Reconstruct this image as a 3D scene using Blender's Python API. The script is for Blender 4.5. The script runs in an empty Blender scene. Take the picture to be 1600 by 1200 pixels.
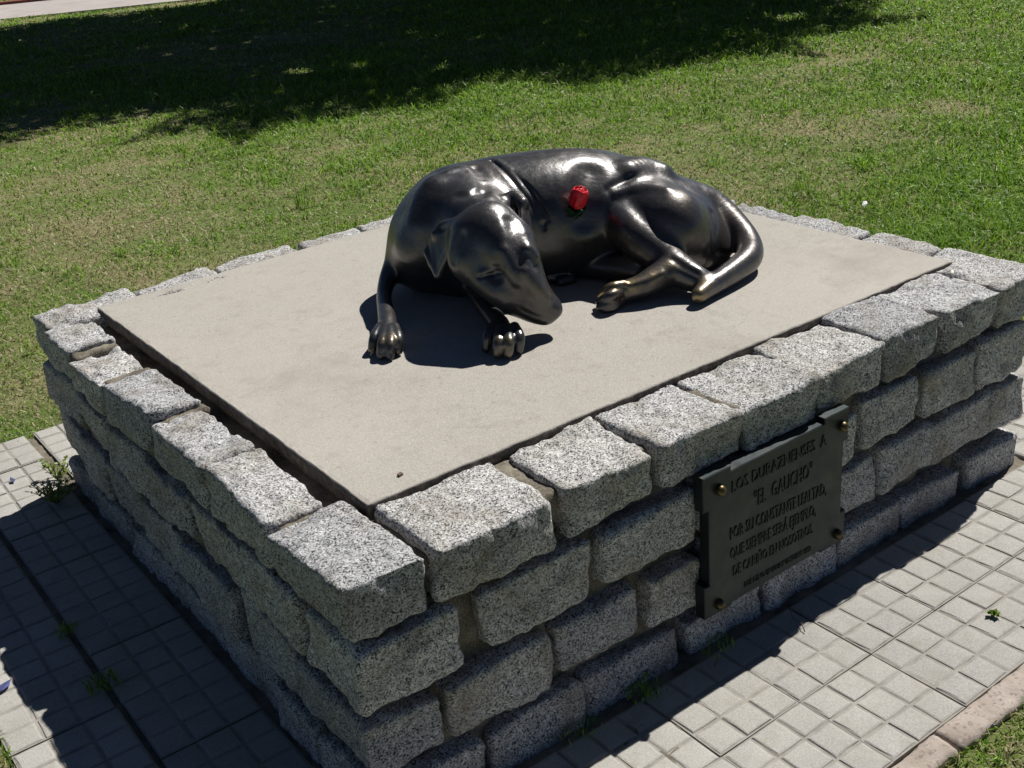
import bpy, math, random, json
import numpy as np
from mathutils import Matrix, Vector
random.seed(7); RNG = np.random.default_rng(7)
SC = bpy.context.scene; COL = SC.collection

# ------------------------------------------------ camera, sky, sun, exposure
cam = bpy.data.cameras.new('camera'); camo = bpy.data.objects.new('camera', cam); COL.objects.link(camo)
Rr = ((0.7966138, -0.5987504, -0.0830927), (-0.3101516, -0.2868605, -0.9063758), (0.5188568, 0.7478028, -0.4142204))
M = Matrix(((Rr[0][0], -Rr[1][0], -Rr[2][0], -0.55267), (Rr[0][1], -Rr[1][1], -Rr[2][1], -1.30145),
            (Rr[0][2], -Rr[1][2], -Rr[2][2], 1.40791), (0, 0, 0, 1)))
camo.matrix_world = M
cam.sensor_width = 36; cam.lens = 1794.53 / 1600 * 36; cam.clip_start = 0.05; cam.clip_end = 2000
SC.camera = camo
SUN_DIR = Vector((0.365, 0.10, 0.465)).normalized()
EL = math.asin(SUN_DIR.z); ROT = math.atan2(SUN_DIR.x, SUN_DIR.y)
w = bpy.data.worlds.new('World'); SC.world = w; w.use_nodes = True
nt = w.node_tree; bg = nt.nodes['Background']
sky = nt.nodes.new('ShaderNodeTexSky'); sky.sky_type = 'NISHITA'; sky.sun_disc = False
sky.sun_elevation = EL; sky.sun_rotation = ROT; sky.air_density = 0.42; sky.dust_density = 0.05; sky.ozone_density = 1.8; sky.altitude = 2000
nt.links.new(sky.outputs[0], bg.inputs[0]); bg.inputs[1].default_value = 0.05
sl = bpy.data.lights.new('sun', 'SUN'); sl.energy = 5.0; sl.angle = math.radians(0.53); sl.color = (1.0, 0.965, 0.905)
so = bpy.data.objects.new('sun', sl); COL.objects.link(so); so.rotation_euler = SUN_DIR.to_track_quat('Z', 'Y').to_euler(); so.location = (3, 1, 6)
SC.view_settings.view_transform = 'Standard'; SC.view_settings.look = 'None'
SC.view_settings.exposure = 0.16; SC.view_settings.gamma = 1.0
try: SC.view_settings.use_curve_mapping = False
except Exception: pass
SC.cycles.max_bounces = 6; SC.cycles.use_denoising = True

# ------------------------------------------------ helpers
def tag(o, label=None, cat=None, group=None, kind=None):
    if label: o['label'] = label
    if cat: o['category'] = cat
    if group: o['group'] = group
    if kind: o['kind'] = kind
    return o
def empty(name, loc=(0, 0, 0)):
    o = bpy.data.objects.new(name, None); o.location = loc; o.empty_display_size = 0.05; COL.objects.link(o); return o
def npmesh(name, V, Fq, smooth=True):
    me = bpy.data.meshes.new(name); V = np.asarray(V, np.float32); Fq = np.asarray(Fq, np.int32); k = Fq.shape[1]
    me.vertices.add(len(V)); me.vertices.foreach_set('co', V.ravel())
    me.loops.add(Fq.size); me.loops.foreach_set('vertex_index', Fq.ravel())
    me.polygons.add(len(Fq)); me.polygons.foreach_set('loop_start', np.arange(0, Fq.size, k, dtype=np.int32))
    me.polygons.foreach_set('loop_total', np.full(len(Fq), k, np.int32))
    me.polygons.foreach_set('use_smooth', np.full(len(Fq), smooth, bool))
    me.update(calc_edges=True); me.validate(); return me
def link(name, me, mat=None, parent=None, loc=(0, 0, 0), rot=(0, 0, 0)):
    o = bpy.data.objects.new(name, me); COL.objects.link(o)
    if mat and not me.materials: me.materials.append(mat)
    o.location = loc; o.rotation_euler = rot
    if parent: o.parent = parent
    return o
def hsh(i, j, k, s):
    n = (i * 374761393 + j * 668265263 + k * 2147483647 + s * 1274126177) & 0xffffffff
    n = ((n ^ (n >> 13)) * 1274126177) & 0xffffffff
    return ((n ^ (n >> 16)) & 0xffff) / 32767.5 - 1.0
def vn(P, sc, seed=0):
    q = np.asarray(P, float) * sc
    if q.shape[1] == 2: q = np.c_[q, np.zeros(len(q))]
    i = np.floor(q).astype(np.int64); f = q - i; f = f * f * (3 - 2 * f); r = 0
    for a in (0, 1):
        for b in (0, 1):
            for c in (0, 1):
                w_ = (f[:, 0] if a else 1 - f[:, 0]) * (f[:, 1] if b else 1 - f[:, 1]) * (f[:, 2] if c else 1 - f[:, 2])
                r = r + w_ * hsh(i[:, 0] + a, i[:, 1] + b, i[:, 2] + c, seed)
    return r

# ------------------------------------------------ node materials
class Mat:
    def __init__(s, name):
        s.m = bpy.data.materials.new(name); s.m.use_nodes = True; s.t = s.m.node_tree
        s.b = s.t.nodes['Principled BSDF']; s.out = s.t.nodes['Material Output']
        s.tc = s.t.nodes.new('ShaderNodeTexCoord'); s.vec = s.tc.outputs['Object']; s.nb = None
    def L(s, a, b): s.t.links.new(a, b)
    def n(s, typ, **kw):
        o = s.t.nodes.new(typ)
        for k, v in kw.items(): setattr(o, k, v)
        return o
    def randvec(s):
        oi = s.n('ShaderNodeObjectInfo'); va = s.n('ShaderNodeVectorMath', operation='SCALE'); cb = s.n('ShaderNodeCombineXYZ')
        for i in range(3): s.L(oi.outputs['Random'], cb.inputs[i])
        s.L(cb.outputs[0], va.inputs[0]); va.inputs['Scale'].default_value = 37.0
        ad = s.n('ShaderNodeVectorMath', operation='ADD'); s.L(s.tc.outputs['Object'], ad.inputs[0]); s.L(va.outputs[0], ad.inputs[1])
        s.vec = ad.outputs[0]; s.rand = oi.outputs['Random']; return s
    def noise(s, scale, detail=3, rough=0.55, vec=None):
        o = s.n('ShaderNodeTexNoise'); o.inputs['Scale'].default_value = scale; o.inputs['Detail'].default_value = detail
        o.inputs['Roughness'].default_value = rough; s.L(vec or s.vec, o.inputs['Vector']); return o.outputs['Fac']
    def voro(s, scale, out='Color', feature='F1'):
        o = s.n('ShaderNodeTexVoronoi', feature=feature); o.inputs['Scale'].default_value = scale; s.L(s.vec, o.inputs['Vector']); return o.outputs[out]
    def ramp(s, fac, stops, interp='LINEAR'):
        o = s.n('ShaderNodeValToRGB'); r = o.color_ramp; r.interpolation = interp
        while len(r.elements) < len(stops): r.elements.new(0.5)
        for e, (p, c) in zip(r.elements, stops):
            e.position = p; e.color = (*(c if hasattr(c, '__len__') else (c, c, c)), 1)
        s.L(fac, o.inputs[0]); return o.outputs[0]
    def mix(s, fac, a, b, mode='MIX'):
        o = s.n('ShaderNodeMix', data_type='RGBA', blend_type=mode)
        for v, i in ((fac, 0), (a, 6), (b, 7)):
            if hasattr(v, 'is_linked'): s.L(v, o.inputs[i])
            else: o.inputs[i].default_value = v if i == 0 else (*v, 1)
        return o.outputs[2]
    def math(s, op, a, b=0.0, clamp=False):
        o = s.n('ShaderNodeMath', operation=op, use_clamp=clamp)
        for v, i in ((a, 0), (b, 1)):
            if hasattr(v, 'is_linked'): s.L(v, o.inputs[i])
            else: o.inputs[i].default_value = v
        return o.outputs[0]
    def attr(s, name, out='Fac'):
        o = s.n('ShaderNodeAttribute'); o.attribute_name = name; return o.outputs[out]
    def bump(s, h, strength=0.5, dist=0.002):
        o = s.n('ShaderNodeBump'); o.inputs['Strength'].default_value = strength; o.inputs['Distance'].default_value = dist
        s.L(h, o.inputs['Height'])
        if s.nb: s.L(s.nb, o.inputs['Normal'])
        s.nb = o.outputs['Normal']; s.L(s.nb, s.b.inputs['Normal']); return s
    def fin(s, col=None, rough=None, metal=None, spec=None):
        for v, k in ((col, 'Base Color'), (rough, 'Roughness'), (metal, 'Metallic'), (spec, 'Specular IOR Level')):
            if v is None: continue
            if hasattr(v, 'is_linked'): s.L(v, s.b.inputs[k])
            else: s.b.inputs[k].default_value = (*v, 1) if hasattr(v, '__len__') else v
        return s.m

def m_granite():
    m = Mat('granite').randvec()
    g = m.voro(430); sep = m.n('ShaderNodeSeparateColor'); m.L(g, sep.inputs[0])
    grain = m.ramp(sep.outputs[0], [(0, .04), (.14, .08), (.25, .29), (.45, .47), (.75, .63), (1, .76)])
    fine = m.ramp(m.noise(300, 3, .7), [(.30, .45), (.50, 1.0), (.72, 1.25)])
    c = m.mix(1.0, grain, fine, 'MULTIPLY')
    clump = m.ramp(m.noise(70, 3, .6), [(.3, .74), (.7, 1.14)])
    c = m.mix(1.0, c, clump, 'MULTIPLY')
    c = m.mix(1.0, c, m.ramp(m.rand, [(0, (.74, .75, .78)), (.35, (.95, .95, .95)), (.7, (1.0, .985, .96)), (1, (1.14, 1.13, 1.12))]), 'MULTIPLY')
    stain = m.ramp(m.noise(9, 4, .6), [(.46, 0), (.72, .6)])
    c = m.mix(stain, c, (.19, .155, .105))
    m.bump(m.noise(42, 5, .7), .65, .006); m.bump(m.noise(160, 4, .65), .6, .0028); m.bump(sep.outputs[0], .18, .001)
    return m.fin(c, .82, 0, .3)
def m_mortar():
    m = Mat('mortar').randvec()
    c = m.ramp(m.noise(14, 5, .6), [(.3, (.07, .06, .047)), (.5, (.155, .135, .108)), (.7, (.29, .262, .215))])
    c = m.mix(m.ramp(m.noise(300, 2), [(.45, 0), (.7, .5)]), c, (.42, .38, .3))
    m.bump(m.noise(120, 5, .7), .7, .004)
    return m.fin(c, .95, 0, .15)
def m_slab():
    m = Mat('cast_concrete')
    c = m.ramp(m.noise(3.2, 5, .6), [(.3, (.355, .328, .288)), (.55, (.405, .38, .34)), (.75, (.46, .433, .39))])
    c = m.mix(.6, c, m.ramp(m.noise(420, 3, .75), [(.3, (.19, .175, .155)), (.5, (.41, .385, .345)), (.68, (.60, .575, .53))]))
    sep = m.n('ShaderNodeSeparateColor'); m.L(m.voro(150), sep.inputs[0])
    c = m.mix(m.ramp(sep.outputs[0], [(.985, 0), (.995, .35)]), c, (.2, .18, .16))
    c = m.mix(m.ramp(m.noise(22, 6, .7), [(.52, 0), (.72, .5)]), c, (.27, .245, .21))
    c = m.mix(m.ramp(m.noise(1.3, 3, .6), [(.45, 0), (.7, .25)]), c, (.50, .46, .40))
    ln = m.ramp(m.noise(11, 3, .5), [(.492, 0), (.499, .09), (.501, .09), (.508, 0)])
    c = m.mix(ln, c, (.56, .52, .46))
    c = m.mix(m.ramp(m.noise(2.1, 6, .7), [(.56, 0), (.70, .38)]), c, (.25, .22, .185))
    m.bump(m.noise(260, 3, .7), .35, .0012)
    return m.fin(c, .88, 0, .25)
def m_slabedge():
    m = Mat('broken_concrete_edge')
    c = m.ramp(m.noise(60, 5, .7), [(.3, (.06, .052, .045)), (.55, (.15, .13, .11)), (.75, (.27, .24, .2))])
    m.bump(m.noise(110, 4, .7), .8, .004)
    return m.fin(c, .95, 0, .15)
def m_tile():
    m = Mat('grey_cement_tile').randvec()
    c = m.ramp(m.noise(7, 5, .6), [(.3, (.31, .305, .29)), (.55, (.40, .395, .378)), (.75, (.46, .455, .437))])
    c = m.mix(1.0, c, m.ramp(m.rand, [(0, (.82, .82, .82)), (.4, (.97, .96, .95)), (.7, (1, .985, .96)), (1, (1.10, 1.09, 1.08))]), 'MULTIPLY')
    c = m.mix(.4, c, m.ramp(m.noise(330, 2, .7), [(.3, (.22, .21, .19)), (.52, (.43, .415, .375)), (.7, (.62, .6, .56))]))
    c = m.mix(m.ramp(m.noise(26, 6, .7), [(.52, 0), (.74, .5)]), c, (.30, .27, .215))
    gz = m.attr('groove')
    dirt = m.ramp(m.noise(40, 4), [(.3, (.22, .205, .18)), (.7, (.36, .34, .305))])
    c = m.mix(gz, c, dirt)
    m.bump(m.noise(240, 3, .7), .4, .0012)
    return m.fin(c, .9, 0, .22)
def m_bed():
    m = Mat('sandy_dirt')
    c = m.ramp(m.noise(18, 6, .65), [(.3, (.10, .085, .062)), (.5, (.20, .178, .14)), (.75, (.32, .29, .235))])
    m.bump(m.noise(90, 5, .7), .9, .006)
    return m.fin(c, .97, 0, .1)
def m_kerb():
    m = Mat('pinkish_concrete')
    c = m.ramp(m.noise(12, 5, .65), [(.3, (.31, .26, .22)), (.6, (.44, .38, .335)), (.8, (.52, .46, .41))])
    sep = m.n('ShaderNodeSeparateColor'); m.L(m.voro(190), sep.inputs[0])
    c = m.mix(m.ramp(sep.outputs[0], [(.8, 0), (.95, .6)]), c, (.2, .16, .14))
    m.bump(m.noise(130, 4, .7), .6, .003)
    return m.fin(c, .92, 0, .2)
def m_soil():
    m = Mat('thatchy_lawn_soil')
    fine = m.ramp(m.noise(120, 6, .8), [(.30, (.07, .065, .026)), (.43, (.19, .18, .08)), (.56, (.36, .33, .18)), (.75, (.56, .51, .34))])
    green = m.ramp(m.noise(130, 5, .8), [(.3, (.045, .085, .014)), (.5, (.13, .21, .045)), (.72, (.24, .33, .09))])
    patch = m.ramp(m.math('ADD', m.math('MULTIPLY', m.noise(.9, 4, .6), .6), m.math('MULTIPLY', m.noise(4.5, 4, .6), .4)), [(.42, 0), (.57, .9)])
    c = m.mix(patch, fine, green)
    m.bump(m.noise(45, 6, .75), 1.0, .02)
    return m.fin(c, .95, 0, .1)
def m_grass():
    m = Mat('grass_blades')
    c = m.attr('tint', 'Color')
    m.fin(c, .5, 0, .35)
    tr = m.n('ShaderNodeBsdfTranslucent'); m.L(c, tr.inputs[0]); mx = m.n('ShaderNodeMixShader'); mx.inputs[0].default_value = .42
    m.L(m.b.outputs[0], mx.inputs[1]); m.L(tr.outputs[0], mx.inputs[2]); m.L(mx.outputs[0], m.out.inputs[0])
    return m.m
def m_leaf(name, lo, hi, sc=9):
    m = Mat(name)
    c = m.ramp(m.noise(sc, 3), [(.3, lo), (.7, hi)])
    m.fin(c, .45, 0, .4)
    tr = m.n('ShaderNodeBsdfTranslucent'); m.L(c, tr.inputs[0]); mx = m.n('ShaderNodeMixShader'); mx.inputs[0].default_value = .18
    m.L(m.b.outputs[0], mx.inputs[1]); m.L(tr.outputs[0], mx.inputs[2]); m.L(mx.outputs[0], m.out.inputs[0])
    return m.m
def m_bronze():
    m = Mat('dark_patinated_bronze')
    n1 = m.noise(7, 5, .6); n2 = m.noise(38, 4, .65)
    c = m.ramp(n1, [(.3, (.070, .071, .075)), (.55, (.098, .097, .099)), (.75, (.135, .125, .115))])
    c = m.mix(m.ramp(n2, [(.5, 0), (.75, .5)]), c, (.06, .062, .068))
    bp = m.ramp(m.noise(3.2, 4, .6), [(.47, 0), (.68, .45)])
    c = m.mix(bp, c, (.095, .070, .056))
    wear = m.attr('wear')
    wf = m.math('MULTIPLY', wear, m.ramp(m.noise(60, 3), [(.3, .35), (.6, 1.0)]), True)
    c = m.mix(wf, c, (.50, .38, .19))
    up = m.n('ShaderNodeNewGeometry'); sx = m.n('ShaderNodeSeparateXYZ'); m.L(up.outputs['Normal'], sx.inputs[0])
    dust = m.math('MULTIPLY', m.ramp(m.noise(300, 2, .8), [(.62, 0), (.72, 1)]), m.ramp(m.noise(9, 3), [(.45, 0), (.65, .8)]), True)
    r = m.ramp(n2, [(.3, .26), (.7, .39)])
    r = m.mix(m.math('MULTIPLY', bp, .5), r, (.48, .48, .48))
    r = m.mix(dust, r, (.8, .8, .8))
    met = m.math('ADD', m.math('SUBTRACT', .72, m.math('MULTIPLY', dust, .5)), m.math('MULTIPLY', wf, .25), True)
    c = m.mix(dust, c, (.3, .24, .18))
    m.bump(m.noise(26, 4, .6), .30, .006); m.bump(m.noise(75, 3, .6), .16, .0025); m.bump(m.noise(420, 2, .7), .10, .0006)
    return m.fin(c, r, met, .8)
def m_plaque():
    m = Mat('weathered_bronze_plate')
    c = m.ramp(m.noise(16, 5, .6), [(.3, (.032, .042, .046)), (.55, (.050, .060, .062)), (.8, (.082, .084, .074))])
    m.bump(m.noise(220, 3, .7), .2, .0008)
    return m.fin(c, m.ramp(m.noise(30, 3), [(.3, .38), (.7, .55)]), .75, .5)
def m_plain(name, col, rough=.6, metal=0, var=.25, sc=60, bump=.2):
    m = Mat(name)
    c = m.ramp(m.noise(sc, 4), [(.25, tuple(x * (1 - var) for x in col)), (.75, tuple(min(1, x * (1 + var)) for x in col))])
    if bump: m.bump(m.noise(sc * 4, 3), bump, .001)
    return m.fin(c, rough, metal, .4)

GRANITE, MORTAR, SLAB, SLABEDGE, TILE, BED = m_granite(), m_mortar(), m_slab(), m_slabedge(), m_tile(), m_bed()
KERB, SOIL, GRASS, BRONZE, PLAQUE = m_kerb(), m_soil(), m_grass(), m_bronze(), m_plaque()

# ------------------------------------------------ ground: lawn sheet out to the horizon
def grid_sheet(xs, ys, z):
    X, Y = np.meshgrid(xs, ys, indexing='ij'); V = np.stack([X, Y, z(X, Y)], -1).reshape(-1, 3)
    a = np.arange(len(xs) * len(ys)).reshape(len(xs), len(ys))
    return V, np.stack([a[:-1, :-1], a[1:, :-1], a[1:, 1:], a[:-1, 1:]], -1).reshape(-1, 4)
gx = np.concatenate([[-300, -80, -20, -8], np.arange(-3, 14.01, .12), [20, 40, 100, 300]])
gy = np.concatenate([[-300, -80, -20, -8], np.arange(-3, 22.01, .12), [30, 50, 100, 300]])
def gz(X, Y):
    P = np.c_[X.ravel(), Y.ravel()]
    z = .018 * vn(P, 1.3, 3) + .012 * vn(P, 4.0, 4) - .012
    ring = np.maximum(np.maximum(-.42 - P[:, 0], P[:, 0] - 2.36), np.maximum(-.49 - P[:, 1], P[:, 1] - 2.0))
    z = np.where(ring < -.14, -.05, np.where(ring < 0, -.016, np.where(ring < .15, np.minimum(z, -.003), z)))
    n = (P[:, 0] - 3.583) * .447 + (P[:, 1] - 16.137) * .894
    z = np.where((n > -.15) & (n < 3.1), -.06, z)
    return z.reshape(X.shape)
V, Fq = grid_sheet(gx, gy, gz)
tag(link('lawn', npmesh('lawn', V, Fq), SOIL), kind='structure')

# far pavement strip at the top left corner of the view
def strip(name, u0, u1, n0, n1, z0, z1, mat, parent=None):
    o = np.array([3.583, 16.137]); d = np.array([.894, -.447]); nn = np.array([.447, .894])
    c = [o + d * u + nn * v for u, v in ((u0, n0), (u1, n0), (u1, n1), (u0, n1))]
    V = [(*p, z) for z in (z0, z1) for p in c]
    return link(name, npmesh(name, V, [(4, 5, 6, 7), (0, 1, 5, 4), (1, 2, 6, 5), (2, 3, 7, 6), (3, 0, 4, 7)], False), mat, parent)
FAR = m_plain('pale_footpath_concrete', (.42, .38, .36), .9, 0, .15, 3, 0)
fp = tag(strip('footpath', -14, 14, 0, 2.55, -.06, .0, FAR), kind='structure')
strip('brick_edging', -14, 14, 2.555, 2.75, -.06, .04, m_plain('red_brick', (.22, .07, .05), .9, 0, .3, 20, 0), fp)

# ------------------------------------------------ pavement ring of cement tiles, three by three cushions each
def tile_mesh(seed, lx=.2, ly=.2):
    r = np.random.default_rng(seed); V, Q, G = [], [], []
    nx, ny = max(1, round(lx / .0667)), max(1, round(ly / .0667)); cx, cy = lx / nx, ly / ny
    for i in range(nx):
        for j in range(ny):
            x0, y0 = -lx / 2 + i * cx, -ly / 2 + j * cy; b = len(V)
            e0 = [(.0006 if i == 0 else .0), (.0006 if i == nx - 1 else .0), (.0006 if j == 0 else .0), (.0006 if j == ny - 1 else .0)]
            hz = r.normal(0, .0006)
            for ins, z in ((0, -.0026), (.0026, -.0024), (.0046, -.0008), (.0078, 0)):
                xa, xb, ya, yb = x0 + ins + e0[0], x0 + cx - ins - e0[1], y0 + ins + e0[2], y0 + cy - ins - e0[3]
                for (x, y) in ((xa, ya), ((xa + xb) / 2, ya), (xb, ya), (xb, (ya + yb) / 2), (xb, yb), ((xa + xb) / 2, yb), (xa, yb), (xa, (ya + yb) / 2)):
                    q = 1 if ins else 0
                    V.append((x + q * r.normal(0, .0007), y + q * r.normal(0, .0007), z + (hz if z > -.0015 else 0))); G.append(.75 if z < -.0015 else (.2 if z < -.0005 else 0))
            V.append((x0 + cx / 2, y0 + cy / 2, .0007 + hz)); G.append(0)
            for k in range(3):
                for t in range(8):
                    Q.append((b + k * 8 + t, b + k * 8 + (t + 1) % 8, b + (k + 1) * 8 + (t + 1) % 8, b + (k + 1) * 8 + t))
            for t in range(0, 8, 2):
                Q.append((b + 24 + t, b + 24 + (t + 1), b + 32, b + 24 + (t + 7) % 8))
    # outer skirt
    b = len(V); hx, hy = lx / 2 - .0006, ly / 2 - .0006
    for z in (-.0025, -.03):
        for x, y in ((-hx, -hy), (hx, -hy), (hx, hy), (-hx, hy)): V.append((x, y, z)); G.append(1)
    for t in range(4): Q.append((b + 4 + t, b + 4 + (t + 1) % 4, b + (t + 1) % 4, b + t))
    me = npmesh('paving_tile', V, Q, False)
    a = me.attributes.new('groove', 'FLOAT', 'POINT'); a.data.foreach_set('value', np.array(G, np.float32))
    return me
bedV, bedQ = grid_sheet(np.linspace(-.41, 2.36, 150), np.linspace(-.44, 2.0, 140), lambda X, Y: (-.0072 + .0030 * vn(np.c_[X.ravel(), Y.ravel()], 22, 5) + .0025 * vn(np.c_[X.ravel(), Y.ravel()], 70, 6)).reshape(X.shape))
pave = tag(link('pavement', npmesh('pavement', bedV, bedQ), BED), kind='structure')
TM = {}
def tile(x0, x1, y0, y1):
    key = (round(x1 - x0, 3), round(y1 - y0, 3), random.randrange(4))
    if key not in TM: TM[key] = tile_mesh(hash(key) & 0xffff, x1 - x0, y1 - y0)
    link('paving_tile', TM[key], TILE, pave, ((x0 + x1) / 2 + random.gauss(0, .0008), (y0 + y1) / 2 + random.gauss(0, .0008), random.gauss(0, .0008)),
         (random.gauss(0, .0035), random.gauss(0, .0035), random.gauss(0, .003)))
for j in range(-5, 6):
    for (x0, x1) in ((-.405, -.205), (-.194, .006)): tile(x0, x1, .62 + .2 * j + .2, .62 + .2 * j + .4)
for i in range(-2, 9):
    for j in (0, 1): tile(.747 + .2 * (i - 2), .747 + .2 * (i - 1), -.437 + .2 * j, -.237 + .2 * j)
for j in range(-2, 9):
    for i in (0, 1): tile(1.947 + .2 * i, 2.147 + .2 * i, -.037 + .2 * j, .163 + .2 * j)
for j in range(-2, 9): tile(1.815, 1.945, -.037 + .2 * j, .163 + .2 * j) if j >= 0 else None
for i in range(0, 9):
    for j in (0, 1): tile(.03 + .2 * i, .23 + .2 * i, 1.64 + .19 * j, 1.83 + .19 * j)

# front kerb of pinkish concrete, crumbled along its outer side
def rough_box(x0, x1, y0, y1, z0, z1, step, r, amp, seed, face=None):
    hx = np.array([(x1 - x0), (y1 - y0), (z1 - z0)]) / 2; c = np.array([x0 + x1, y0 + y1, z0 + z1]) / 2
    n = [max(2, int(round(2 * h / step))) for h in hx]; V, Q = [], []; off = 0
    for ax in range(3):
        u, v = (ax + 1) % 3, (ax + 2) % 3
        for sg in (-1, 1):
            a, b = np.meshgrid(np.linspace(-1, 1, n[u] + 1), np.linspace(-1, 1, n[v] + 1), indexing='ij')
            p = np.zeros((a.size, 3)); p[:, u] = a.ravel() * hx[u]; p[:, v] = b.ravel() * hx[v]; p[:, ax] = sg * hx[ax]
            ii = np.arange(a.size).reshape(a.shape) + off; q = np.stack([ii[:-1, :-1], ii[1:, :-1], ii[1:, 1:], ii[:-1, 1:]], -1).reshape(-1, 4)
            V.append(p); Q.append(q if sg > 0 else q[:, ::-1]); off += a.size
    V = np.concatenate(V); Q = np.concatenate(Q)
    key = np.round(V * 1e5).astype(np.int64); _, idx, inv = np.unique(key, axis=0, return_index=True, return_inverse=True)
    V = V[idx]; Q = inv.ravel()[Q]
    if face is None:
        core = np.clip(V, -(hx - r), hx - r); d = V - core; L = np.linalg.norm(d, axis=1, keepdims=True); V = core + d / np.maximum(L, 1e-9) * r
    else:
        # block with a rounded face outline and a tighter arris towards its depth
        fx, ua = face[0], 1 - face[0]; hu, hz_, hf = hx[ua], hx[2], hx[fx]; hm = min(hu, hz_)
        rho = np.maximum(np.abs(V[:, ua]) / hu, np.abs(V[:, 2]) / hz_)
        da = (rho - 1) * hm + r; df = np.abs(V[:, fx]) - (hf - r); m = (da > 0) & (df > 0)
        k = np.where(m, np.maximum(da, df) / np.maximum(np.hypot(da, df), 1e-9), 1)
        rho2 = np.where(m, 1 + (da * k - r) / hm, rho); V[:, fx] = np.where(m, np.sign(V[:, fx]) * ((hf - r) + df * k), V[:, fx])
        g2 = (rho2 / np.maximum(rho, 1e-6)); V[:, ua] *= g2; V[:, 2] *= g2
        R_ = np.where(V[:, 2] > 0, face[2], face[1]); du = np.abs(V[:, ua]) - (hu - R_); dz = np.abs(V[:, 2]) - (hz_ - R_); m = (du > 0) & (dz > 0)
        k = np.where(m, np.maximum(du, dz) / np.maximum(np.hypot(du, dz), 1e-9), 1)
        V[:, ua] = np.where(m, np.sign(V[:, ua]) * ((hu - R_) + du * k), V[:, ua]); V[:, 2] = np.where(m, np.sign(V[:, 2]) * ((hz_ - R_) + dz * k), V[:, 2])
    # irregular outline: random trilinear warp of the eight corners
    g = np.random.default_rng(seed); W = g.normal(0, amp[0], (2, 2, 2, 3)); t = V / hx * .5 + .5
    for a in (0, 1):
        for b in (0, 1):
            for e in (0, 1):
                wt = (t[:, 0] if a else 1 - t[:, 0]) * (t[:, 1] if b else 1 - t[:, 1]) * (t[:, 2] if e else 1 - t[:, 2])
                V = V + wt[:, None] * W[a, b, e]
    fn = np.cross(V[Q[:, 2]] - V[Q[:, 0]], V[Q[:, 3]] - V[Q[:, 1]]); nrm = np.zeros_like(V)
    for k in range(4): np.add.at(nrm, Q[:, k], fn)
    nrm /= np.maximum(np.linalg.norm(nrm, axis=1, keepdims=True), 1e-12)
    P = V + c
    disp = amp[1] * vn(P, 17, seed) + amp[2] * vn(P, 48, seed + 1) + amp[3] * vn(P, 130, seed + 2)
    # knocked-off patches
    disp = disp - amp[1] * 1.6 * np.maximum(vn(P, 11, seed + 7) - .35, 0)
    return V + nrm * disp[:, None], Q, c
x = -.45
k = 0
while x < 3.2:
    L_ = random.uniform(.5, .8)
    V, Q, c = rough_box(x, x + L_ - .004, -.494, -.440, -.10, .003, .010, .005, (.0015, .0025, .0025, .0015), 900 + k)
    kb = link('kerb', npmesh('kerb', V, Q), KERB, None, tuple(c)); tag(kb, kind='structure')
    x += L_; k += 1

# ------------------------------------------------ the plinth: granite blocks round a mortar core, concrete slab on top
plinth = tag(empty('stone_plinth', (.92, .8, 0)), 'low rectangular plinth of rough grey granite blocks capped with a flat concrete slab', 'plinth')
bpy.context.view_layer.update()
def part(name, V, Q, c, mat, parent, smooth=True):
    p = parent.location if parent else (0, 0, 0)
    return link(name, npmesh(name, V, Q, smooth), mat, parent, (c[0] - p[0], c[1] - p[1], c[2] - p[2]))
SEED = [100]
def stone(x0, x1, y0, y1, z0, z1, step=.0065, r=None, k=1.0, fax=1, Rt=None):
    SEED[0] += 11; g_ = .0010
    if fax == 1: x0 -= g_; x1 += g_
    else: y0 -= g_; y1 += g_
    z0 -= g_; z1 += .001 if Rt is None else 0
    r = r or random.uniform(.006, .012)
    V, Q, c = rough_box(x0, x1, y0, y1, z0, z1, step, r, (.0046 * k, .0050 * k, .0036 * k, .0020), SEED[0], (fax, random.uniform(.007, .013) if Rt else random.uniform(.011, .020), Rt if Rt else random.uniform(.011, .020)))
    return part('stone', V, Q, c, GRANITE, plinth)
j_ = lambda s=.004: random.uniform(-s, s)
FRONT = [[(0, .158), (.176, .405), (.442, .628), (.642, .847), (.860, 1.064), (1.070, 1.267), (1.275, 1.447), (1.468, 1.663), (1.668, 1.832)],
         [(0, .210), (.250, .482), (.503, .724), (.738, .93), (.95, 1.182), (1.212, 1.383), (1.408, 1.60), (1.61, 1.795)],
         [(.012, .157), (.173, .382), (.391, .585), (.602, .733), (.75, .95), (.965, 1.258), (1.268, 1.458), (1.466, 1.673), (1.679, 1.80)],
         [(.0, .222), (.238, .430), (.448, .680), (.693, .893), (.918, 1.13), (1.136, 1.348), (1.355, 1.557), (1.59, 1.787)]]
LEFT = [[(.255, .525), (.537, .80), (.812, 1.06), (1.072, 1.292), (1.300, 1.485), (1.492, 1.615)],
        [(.187, .415), (.428, .652), (.668, .892), (.91, 1.145), (1.158, 1.36), (1.372, 1.60)],
        [(.266, .484), (.498, .755), (.772, 1.0), (1.012, 1.2), (1.214, 1.42), (1.432, 1.605)],
        [(.216, .38), (.395, .62), (.635, .88), (.893, 1.15), (1.162, 1.40), (1.412, 1.61)]]
ZC = [(.376, .466), (.243, .352), (.104, .214), (-.03, .074)]
CORN = [.245, .172, .25, .20]           # how far the near corner block runs along the left wall
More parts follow.
